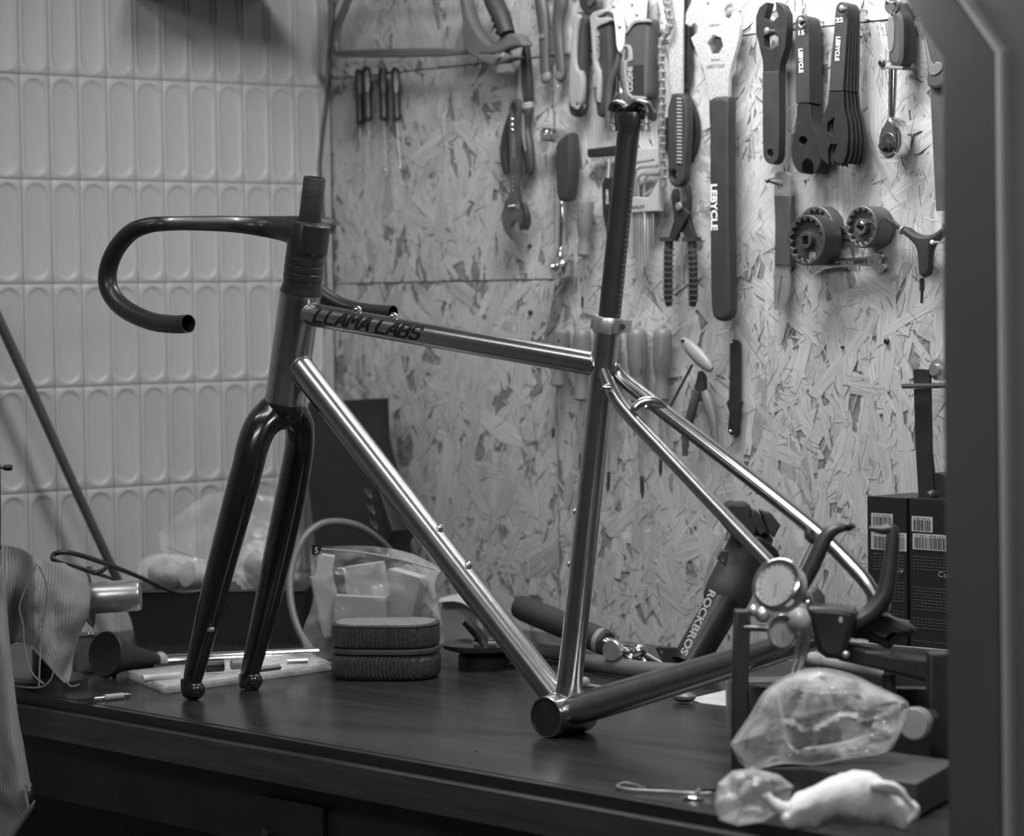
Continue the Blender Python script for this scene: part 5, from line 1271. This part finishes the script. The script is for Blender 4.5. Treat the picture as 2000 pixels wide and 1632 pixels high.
# --- black cartons with barcodes
def carton(x0, x1, yt, d, label, stickers, lines):
    pl_ = WP(d)
    bl = pl_.px(x0, 1300); br_ = pl_.px(x1, 1300); tp = pl_.px((x0+x1)/2, yt)
    t = bthing('carton', label, 'box', V((bl.x, bl.y, ZB)), 'black cartons by the frame')
    w_ = br_.x-bl.x; h_ = tp.z-ZB-.002
    c = V((bl.x+w_/2, -d+.045, ZB+.001+h_/2))
    t.add('body', box(c, w_, .09, h_), carton_m, flat=True)
    t.add('lid_flap', box(V((c.x, c.y, ZB+h_+.0014)), w_-.001, .089, .0012), carton_m, flat=True)
    rr = random.Random(int(x0))
    for (a, b_, e, f) in stickers:
        p0 = pl_.px(a, b_+ (f-b_)); 
        q = [pl_.ab(pl_.px(*z)) for z in ((a, f), (e, f+(e-a)*.07), (e, b_+(e-a)*.06), (a, b_))]
        st = t.add('sticker', curve_solid(WP(d+.0006), [q], .0006, .0002), mat('white_sticker', .42, 0, .5, .04, 30))
        bars = []; xx = a+3
        while xx < e-4:
            ww = rr.choice((.7, .7, 1.2, 1.8)); 
            A_, B_ = WP(d+.0008).px(xx, b_+(7 if f-b_ < 34 else 9)+(xx-a)*.06), WP(d+.0008).px(xx+ww, f-2+(xx-a)*.07)
            bars.append(box((A_+B_)/2, abs(B_.x-A_.x), .0003, abs(A_.z-B_.z)))
            xx += ww+rr.choice((.8, 1.0, 1.6))
        t.add('barcode', join(*bars), black_ink, parent=st, flat=True)
        P_ = WP(d+.0009).px(a+4, b_+6)
        t.add('sticker_text', text('71201 446102', P_, V((1, 0, 0)), V((0, 0, 1)), .0038, width=(WP(d).px(e-6, f).x-WP(d).px(a+4, f).x)), black_ink, parent=st, flat=True)
    ls = []
    for (a, e, y) in lines:
        A_, B_ = WP(d+.0004).px(a, y), WP(d+.0004).px(e, y+(e-a)*.06)
        n_ = max(2, int((e-a)/7))
        for k_ in range(n_):
            u0 = k_/n_; u1 = (k_+rr.uniform(.55, .92))/n_
            p_ = A_.lerp(B_, u0); q_ = A_.lerp(B_, u1)
            ls.append(box(V(((p_.x+q_.x)/2, p_.y, A_.z)), abs(q_.x-p_.x), .0002, .0011))
    t.add('fine_print', join(*ls), dim_ink, flat=True, kind='stuff')
    return t
t1 = carton(1697, 1773, 971, .112, 'left black carton with barcode stickers, standing against the board at right',
   [(1702, 1001, 1744, 1027), (1702, 1037, 1771, 1072)],
   [(1706, 1724, 1080+i*6) for i in range(6)]+[(1740, 1768, 1084+i*6) for i in range(6)]+[(1738, 1768, 1136+i*6) for i in range(7)]+[(1720, 1768, 1190+i*6) for i in range(3)]+[(1704, 1766, 1240)])
t1.add('recycling_mark', text('Cy', WP(.1128).px(1746, 1116), V((1, 0, 0)), V((0, 0, 1)), .009, width=.016), grey_ink, flat=True)
t2 = carton(1779, 1905, 977, .120, 'right black carton with barcode stickers, half hidden by the dark frame',
   [(1781, 1007, 1822, 1037), (1783, 1041, 1849, 1072)],
   [(1784, 1900, 1086+i*6) for i in range(5)]+[(1784, 1900, 1146+i*6) for i in range(8)]+[(1784, 1900, 1206+i*6) for i in range(4)]+[(1784, 1900, 1250)])
t2.add('recycling_mark', text('Ccg', WP(.1208).px(1832, 1126), V((1, 0, 0)), V((0, 0, 1)), .010, width=.020), grey_ink, flat=True)
# --- flat dark case under the measuring stand
h = .055
pts = [T(x, y, h) for x, y in ((1652, 1254), (1853, 1272), (1905, 1330), (1600, 1290))]
tb = bthing('flat_case', 'low flat dark case with a pale rim under the truing stand', 'case', V((pts[0].x, pts[0].y, ZB)))
tb.add('body', curve_solid(TP(h), [[TP(h).ab(p) for p in pts]], h-.001, .002), dark_steel, flat=True)
tb.add('rim', sweep([pts[0]+V((0, 0, .001)), pts[1]+V((0, 0, .001))], .0013, 6), steel)
# --- truing stand
ds = 3.07
P = T(1450, 1524)
t = bthing('truing_stand', 'black truing stand with two round dial gauges, gripping the rear of the bicycle frame', 'wheel stand', P)
pp = YP(DP(1450, 1350, ds), 49)
t.add('post', plate(pp, [(1436, 1192), (1465, 1192), (1467, 1214), (1463, 1300), (1462, 1519), (1430, 1519), (1432, 1300)], .022, bevel=.003, sm=0), bl_paint)
t.add('scale_strip', plate(YP(DP(1423, 1370, ds+.03), 49), [(1417, 1330), (1427, 1330), (1428, 1418), (1419, 1416)], .002, bevel=.0003, sm=0), steel)
t.add('cross_rod', sd([(1452, 1225), (1535, 1229)], ds, 6.5), dark_steel)
t.add('post_cap', join(ball(DP(1472, 1192, ds), 12*kk(P), 16), ball(DP(1490, 1200, ds), 16*kk(P), 16)), steel)
def gauge(x, y, r, dep, axd, ln, rr=None, name='dial_gauge'):
    P = DP(x, y, dep); k = kk(P); axd = axd.normalized(); r *= k
    body = t.add(name, lathe(P-axd*ln, P, [(0, r*.8), (.05, r*.96), (.7, r*.96), (.75, r*1.0), (1, r*1.0)], 48), pale_plastic)
    t.add('bezel', lathe(P-axd*.006, P+axd*.003, [(0, r*1.0), (.3, r*1.07), (.9, r*1.05), (1, r*.97), (1, r*.90), (.6, r*.88)], 48), chrome, parent=body)
    t.add('dial_face', lathe(P-axd*.001, P+axd*.0004, [(0, r*.88), (1, r*.88)], 40), glass_m, parent=body)
    u = axd.cross(V((0, 0, 1))).normalized(); w = u.cross(axd).normalized()
    tk = []
    for i in range(20):
        q = 2*math.pi*i/20; c = P+axd*.0007+(u*math.cos(q)+w*math.sin(q))*r*.76
        tk.append(box(c, r*.11, .0002, r*.025, u*math.cos(q)+w*math.sin(q), axd.cross(u*math.cos(q)+w*math.sin(q))))
    t.add('graduation', join(*tk), bl_plastic, parent=body, flat=True)
    t.add('needle', box(P+axd*.0009-w*r*.25, r*.02, .0003, r*.6, u, w), bl_plastic, parent=body, flat=True)
    return body
gax = (-_fh*.72-_RH*.55+V((0, 0, .35)))
gauge(1517, 1140, 50, 2.965, gax, .020)
gauge(1530, 1234, 33, 3.02, -_fh*.8-_RH*.6+V((0, 0, .1)), .016)
t.add('gauge_stem', join(sd([(1545, 1170), (1572, 1215), (1566, 1290)], 3.03, [12, 13, 9], 3), ball(DP(1560, 1215, 3.02), 24*kk(P), 16, (1, 1, 1.2))), pale_plastic)
for a, b_ in (((1566, 1232), (1546, 1316)), ((1580, 1226), (1556, 1320))): t.add('plunger_rod', sd([a, b_], 3.0, 3.6), chrome)
t.add('caliper_arm', sd([(1562, 1150), (1585, 1108), (1612, 1050), (1630, 1034), (1650, 1030), (1664, 1031)], 3.06, [15, 16, 15, 12, 8, 6], 5, 16), bl_paint)
t.add('arm_tip', sd([(1650, 1026), (1660, 1025), (1670, 1030)], 3.055, [4.5, 6, 4], 2), bl_paint)
t.add('second_tip', join(sd([(1584, 1034), (1580, 1046), (1600, 1060)], 3.12, [8, 10, 9], 3), ), bl_paint)
t.add('slide_rod', sd([(1582, 1060), (1556, 1114)], 3.12, 4), steel)
t.add('caliper_arm', sd([(1698, 1031), (1722, 1034), (1742, 1034), (1743, 1060), (1738, 1110), (1728, 1160), (1704, 1194), (1676, 1214), (1650, 1230)], 3.10, [5, 9, 12, 14, 16, 18, 19, 20, 20], 5, 16), bl_paint)
t.add('gear_housing', plate(YP(DP(1620, 1220, 3.06), 40), [(1574, 1188), (1590, 1184), (1664, 1190), (1674, 1202), (1662, 1240), (1650, 1290), (1600, 1284), (1588, 1240)], .05, bevel=.006, sm=1), bl_plastic)
t.add('housing_logo', plate(YP(DP(1642, 1212, 3.028), 40), disc_px(1642, 1210, 4, 12, 6), .001, bevel=.0002), grey_ink)
t.add('lever', plate(YP(DP(1740, 1225, 3.11), 49), [(1660, 1215), (1700, 1196), (1735, 1198), (1760, 1214), (1790, 1222), (1792, 1238), (1770, 1245), (1752, 1254), (1740, 1272), (1722, 1262), (1690, 1248), (1660, 1250)], .03, bevel=.008, sm=2), bl_paint)
t.add('lever_edge', sd([(1732, 1198), (1748, 1208), (1776, 1214)], 3.085, 1.8, 3, 6), steel)
t.add('clip', plate(YP(DP(1600, 1170, 3.12), 49), [(1584, 1160), (1598, 1146), (1612, 1164), (1612, 1190), (1584, 1190)], .012, bevel=.001, sm=0), grey_grip)
t.add('screw', ball(DP(1578, 1176, 3.03), 5*kk(P), 12), chrome)
t.add('cross_beam', plate(YP(DP(1730, 1285, 3.09), 49), [(1640, 1256), (1660, 1260), (1740, 1280), (1818, 1290), (1850, 1310), (1850, 1340), (1790, 1326), (1700, 1304), (1640, 1290)], .04, bevel=.003, sm=0), bl_paint)
t.add('beam_strip', sd([(1690, 1273), (1738, 1275)], 3.055, 2.6), chrome)
t.add('post', plate(YP(DP(1835, 1380, 3.05), 49), [(1815, 1276), (1860, 1276), (1860, 1516), (1818, 1516), (1816, 1400)], .03, bevel=.003, sm=0), bl_paint)
t.add('spacer', sd([(1736, 1316), (1737, 1362)], 3.12, 14), grey_grip)
t.add('beam_screw', ball(DP(1652, 1278, 3.05), 8*kk(P), 14), steel)
t.add('base_rail', plate(YP(DP(1640, 1500, 3.13), 49), [(1440, 1460), (1850, 1430), (1850, 1492), (1440, 1500)], .03, bevel=.003, sm=0), bl_paint)
t.add('base_block', plate(YP(DP(1610, 1340, 3.16), 49), [(1462, 1340), (1850, 1345), (1850, 1420), (1466, 1420)], .02, bevel=.002, sm=0), under_m)
# --- pale roll, wooden strip, round knob
solo('pale_tube', sd([(1570, 1286), (1600, 1290), (1606, 1291), (1650, 1298), (1724, 1316)], 3.28, [16, 15, 12, 14, 9], 2, 18), lt_plastic, 'pale tapered tube lying behind the clear bag, under the truing stand', 'tube')
solo('wooden_strip', box(T(1530, 1362, .030)+_fh*.1, .11, .05, .018, _RH, V((0, 0, 1))), mat('grey_wood', .09, 0, .7, .2, 30, stretch=(1, 8, 8)), 'short grey wooden strip behind the truing stand post', 'wood', flat=True)
P = DP(1786, 1412, 2.99); ax2 = (-_fh-_RH*.55).normalized()
t = bthing('round_knob', 'pale round knob at the right, beside the clear bag', 'knob', P)
t.add('knob', lathe(P-ax2*.012, P+ax2*.004, [(0, 30*kk(P)), (.8, 32*kk(P)), (1, 29*kk(P))], 36), pale_plastic)
t.add('knob_rim', lathe(P-ax2*.002, P+ax2*.0015, [(0, 32.6*kk(P)), (1, 32.6*kk(P))], 36), steel)
t.add('spindle', cyl(P-ax2*.05, P-ax2*.01, .008), dark_steel)
# --- grey box at the front right
h = .036
pts = [T(x, y, h) for x, y in ((1562, 1500), (1700, 1462), (1870, 1486), (1790, 1530))]
t = bthing('grey_tin', 'flat dark grey tin box under the clear bag at the front right', 'box', V((pts[0].x, pts[0].y, ZB)))
t.add('body', curve_solid(TP(h-.002), [[TP(h).ab(p) for p in pts]], h-.004, .0015), mat('grey_tin_paint', .05, 0, .5, .1, 10), flat=True)
t.add('lid', curve_solid(TP(h), [[TP(h).ab(p) for p in pts]], .0022, .0005), mat('grey_tin_lid', .06, 0, .4, .1, 10), flat=True)
# --- the big clear bag
P = DP(1602, 1412, 2.93)
t = bthing('clear_bag', 'big crumpled clear bag with a dark block inside, at the front right of the bench', 'bag', V((P.x, P.y, P.z-.05)))
pts_bag = [(1428, 1452, 0), (1470, 1392, .4), (1495, 1350, .6), (1545, 1318, .6), (1600, 1306, .5), (1660, 1318, .6), (1720, 1345, .6), (1771, 1372, 0), (1768, 1405, .5), (1752, 1440, .8), (1730, 1468, .8), (1660, 1480, 1), (1590, 1492, 1), (1530, 1490, 1), (1460, 1500, .6)]
def bag(outline, cx, cy, dep, bulge, seed, rings=9, crk=.010, both=True):
    rnd = random.Random(seed)
    out = [(x, y) for x, y, z in outline]; n = len(out)*4
    ol = []
    for i in range(len(out)):
        for j in range(4):
            a, b_ = out[i], out[(i+1) % len(out)]; ol.append((a[0]+(b_[0]-a[0])*j/4, a[1]+(b_[1]-a[1])*j/4))
    gs = []
    seeds = [(rnd.uniform(min(p[0] for p in out), max(p[0] for p in out)), rnd.uniform(min(p[1] for p in out), max(p[1] for p in out)), rnd.uniform(.35, 1.0)) for _ in range(18)]
    for sg in ((-1, 1) if both else (-1,)):
        vs = []; fs = []
        for r_ in range(rings+1):
            f = 1-r_/rings
            for (x, y) in ol:
                qx, qy = cx+(x-cx)*f, cy+(y-cy)*f
                hgt = math.sqrt(max(0, 1-f**2.2))
                # facets: lowest of several slanted planes
                c1 = min(seeds, key=lambda s_: (s_[0]-qx)**2+(s_[1]-qy)**2)
                ds_ = sorted(((s_[0]-qx)**2+(s_[1]-qy)**2)**.5 for s_ in seeds)
                ridge = min(1, (ds_[1]-ds_[0])/18)
                z = hgt*bulge*(.62+.38*c1[2]*ridge) + crk*noise.noise(V((qx*.02, qy*.02, seed+sg)))*hgt
                vs.append(DP(qx, qy, dep+sg*z))
        n = len(ol)
        for r_ in range(rings):
            for i in range(n):
                j = (i+1) % n; fs.append((r_*n+i, r_*n+j, (r_+1)*n+j, (r_+1)*n+i))
        gs.append((vs, fs))
    return join(*gs)
t.add('film', bag(pts_bag, 1605, 1400, 2.94, .055, 5, 14), film, ang=28)
t.add('edge_highlight', sd([(x, y) for x, y, z in pts_bag]+[pts_bag[0][:2]], 2.93, [1.6, 2.2]*7+[1.6, 1.6], 3, 6), lt_plastic)  # pale line added to paint in the bright highlight along the film's edge
t.add('dark_block', box(DP(1592, 1420, 2.945), .048, .03, .034, (_RH+V((0, 0, .15))).normalized(), V((0, 0, 1))-_RH*.15), dark_steel, flat=True)
t.add('inner_part', ld((1650, 1375), (1706, 1404), 2.94, 2.94, [(0, 18), (.3, 22), (1, 20)], 20), grey_grip)
t.add('fold', join(sd([(1516, 1352), (1528, 1400), (1538, 1450), (1560, 1470)], 2.885, [1.6, 2.6, 2.2, 1.2], 4, 6), sd([(1568, 1462), (1640, 1452), (1715, 1430)], 2.885, [1.4, 2.4, 1.4], 4, 6), sd([(1540, 1340), (1600, 1352), (1690, 1352), (1762, 1372)], 2.89, [1.2, 2, 1.8, 1], 4, 6)), film)
# --- second bag
t = bthing('small_clear_bag', 'small clear bag with a card inside, left of the white cloth roll', 'bag', T(1460, 1600))
ob = [(1395, 1570, 0), (1402, 1530, 0), (1430, 1505, 0), (1470, 1500, 0), (1520, 1512, 0), (1550, 1535, 0), (1540, 1565, 0), (1520, 1585, 0), (1490, 1605, 0), (1440, 1612, 0), (1405, 1600, 0)]
t.add('film', bag(ob, 1465, 1555, 2.80, .035, 9, 10), film, ang=28)
t.add('card', box(DP(1470, 1545, 2.80), .036, .002, .03, _RH, V((0, 0, 1))), pale_plastic, flat=True)
# --- white cloth roll
ctr = [(1526, 1590), (1545, 1592), (1580, 1578), (1630, 1566), (1690, 1562), (1740, 1576), (1770, 1590), (1786, 1592)]
rad = [12, 30, 38, 48, 50, 38, 26, 10]
g = sd(ctr, 2.72, rad, 6, 32)
def lump(v):
    return v + (UPV*(noise.noise(v*38)*.0065-abs(noise.noise(v*70))*.006) - FWD*noise.noise(v*30+V((5, 0, 0)))*.007 + RGT*noise.noise(v*55)*.004)
g = ([lump(v) for v in g[0]], g[1])
t = bthing('cloth_roll', 'rolled bright white cloth lying at the front right corner of the bench', 'cloth', T(1650, 1618))
t.add('roll', g, towel_m, ang=80)
gg = sd([(1700, 1540), (1735, 1536), (1762, 1548), (1784, 1572), (1788, 1592), (1774, 1602)], 2.70, [8, 11, 10, 9, 8, 6], 5, 14)
t.add('loose_end', ([lump(v) for v in gg[0]], gg[1]), towel_m, ang=80)
gg = sd([(1500, 1550), (1515, 1568), (1540, 1580), (1560, 1585)], 2.72, [8, 16, 20, 20], 5, 14, flat=.6, flatdir=FWD)
t.add('loose_end', ([lump(v) for v in gg[0]], gg[1]), towel_m, ang=80)
# --- small things at the bench front
t = bthing('spoke_key', 'thin steel wire tool with an open loop end, lying near the bench front edge', 'tool', T(1290, 1542))
t.add('loop', sweep([T(x, y, .003) for x, y in ((1262, 1540), (1236, 1531), (1216, 1529), (1206, 1536), (1226, 1541), (1250, 1543), (1300, 1545), (1350, 1548), (1388, 1547))], [.0010, .0013, .0015, .0018, .0017, .0014, .0012, .0012, .0010], 10, True, 4), steel)
t = bthing('thumb_screw', 'small chrome thumb screw with a flat round head beside the wire tool', 'screw', T(1356, 1560))
P = T(1354, 1560)
t.add('head', lathe(P, P+V((0, 0, .004)), [(0, .010), (.4, .0115), (1, .008)], 28), chrome)
t.add('shank', sweep([P+V((0, 0, .003)), T(1368, 1541, .010)], .0024, 12), steel)
t.add('cross_pin', sweep([T(1366, 1543, .009), T(1396, 1541, .007)], .0022, 12), dark_steel)
t = bthing('driver_bit', 'slim white and steel bit lying on the bench at left', 'bit', T(200, 1362))
t.add('body', sweep([T(204, 1362, .004), T(240, 1358, .004)], .0042, 12), lt_plastic)
t.add('tip', sweep([T(240, 1358, .004), T(252, 1357, .004), T(258, 1356, .004)], [.0035, .0028, .0008], 12), chrome)
t.add('neck', sweep([T(184, 1364, .004), T(205, 1362, .004)], .0022, 10), steel)
t.add('shank', box(T(166, 1366, .004), .020, .008, .006, (T(184, 1364)-T(150, 1368)).normalized(), V((0, 0, 1))), dark_steel)
solo('metal_chip', box(T(930, 1465, .0006), .006, .003, .0008, V((1, .2, 0)), V((0, 0, 1))), chrome, 'tiny bright metal chip on the bench below the down tube', 'chip', flat=True)
# --- clear blister case
q = [(250, 1316), (322, 1346), (648, 1300), (600, 1278)]
t = bthing('blister_case', 'flat clear plastic case with small fittings, on the bench behind the fork tips', 'case', T(430, 1320))
t.add('lid', curve_solid(TP(.014), [[TP(.014).ab(T(x, y, .014)) for x, y in [(a, b_-7) for a, b_ in q]]], .003, .001), film)
t.add('lower_shell', curve_solid(TP(.0065), [[TP(.0065).ab(T(x, y, .0065)) for x, y in q]], .0062, .002), plastic_film('thick_clear_plastic', .32, .08))
t.add('white_strip', sweep([T(278, 1325, .018), T(350, 1318, .018)], .0050, 12), mat('white_plastic', .55, 0, .4))
for x0, y0, x1, y1, r_, m_ in ((368, 1318, 392, 1316, .006, chrome), (400, 1300, 436, 1298, .009, bl_plastic), (452, 1298, 480, 1296, .007, pale_plastic), (500, 1308, 546, 1302, .004, chrome), (560, 1292, 600, 1290, .004, steel)):
    t.add('fitting', sweep([T(x0, y0, .017+r_), T(x1, y1, .017+r_)], r_, 14), m_)
# --- steel tube with a white end cap
t = bthing('capped_tube', 'polished steel tube with a round white end cap, lying in front of the black tray', 'tube', T(460, 1290))
t.add('tube', sweep([T(318, 1292, .0105), T(620, 1277, .0105)], .0100, 24), chrome)
t.add('end_cap', ball(T(313, 1291, .0125), .0125, 20, (.9, .9, 1.1)), mat('white_cap', .38, 0, .4))
solo('dark_tube', sweep([T(300, 1304, .006), T(420, 1300, .006)], .006, 16), bl_plastic, 'short dark tube lying just in front of the capped steel tube', 'tube')
# --- rubber cone
t = bthing('rubber_horn', 'black flared rubber cone lying on its side beside the rag', 'cone', T(240, 1320))
t.add('flare', ld((204, 1277), (306, 1290), 3.98, 4.06, [(.05, 26), (0, 44), (.03, 46), (.12, 43), (.3, 32), (.6, 22), (.9, 17), (1, 15)], 36), rubber)
t.add('stub', ld((222, 1300), (224, 1330), 4.0, 3.97, [(0, 6), (1, 4)]), bl_plastic)
# --- clear box behind the rag
t = bthing('clear_box', 'small dull clear plastic box between the rag and the rubber cone', 'box', T(172, 1322))
P = T(172, 1320)
t.add('body', box(P+V((0, 0, .026))+_fh*.03, .046, .04, .052, _RH, V((0, 0, 1))), plastic_film('dull_clear', .5, .4, .14), flat=True)
t.add('lid', box(P+V((0, 0, .0535))+_fh*.03, .048, .042, .003, _RH, V((0, 0, 1))), grey_grip, flat=True)
for x in (178, 184): t.add('rivet', ball(T(x, 1258, .058) if False else P+V((0, 0, .058))+_RH*((x-176)*.0009), .0022, 10), chrome)
# --- wall shelf above the picture, shading the top of the tiles
a0, a1 = LW(250, -60).y, LW(500, -60).y
zt = LW(300, -24).z
t = bthing('wall_shelf', 'short wooden shelf high on the tiled wall, just above the picture', 'shelf', V((.08, (a0+a1)/2, zt)))
t.add('board', box(V((.14, (a0+a1)/2, zt)), .27, abs(a1-a0), .018), edge_wood, flat=True)
for y in (a0+.05 if a0 < a1 else a0-.05, a1-.05 if a0 < a1 else a1+.05):
    t.add('bracket', box(V((.07, y, zt+.03)), .12, .012, .05), dark_steel, flat=True)
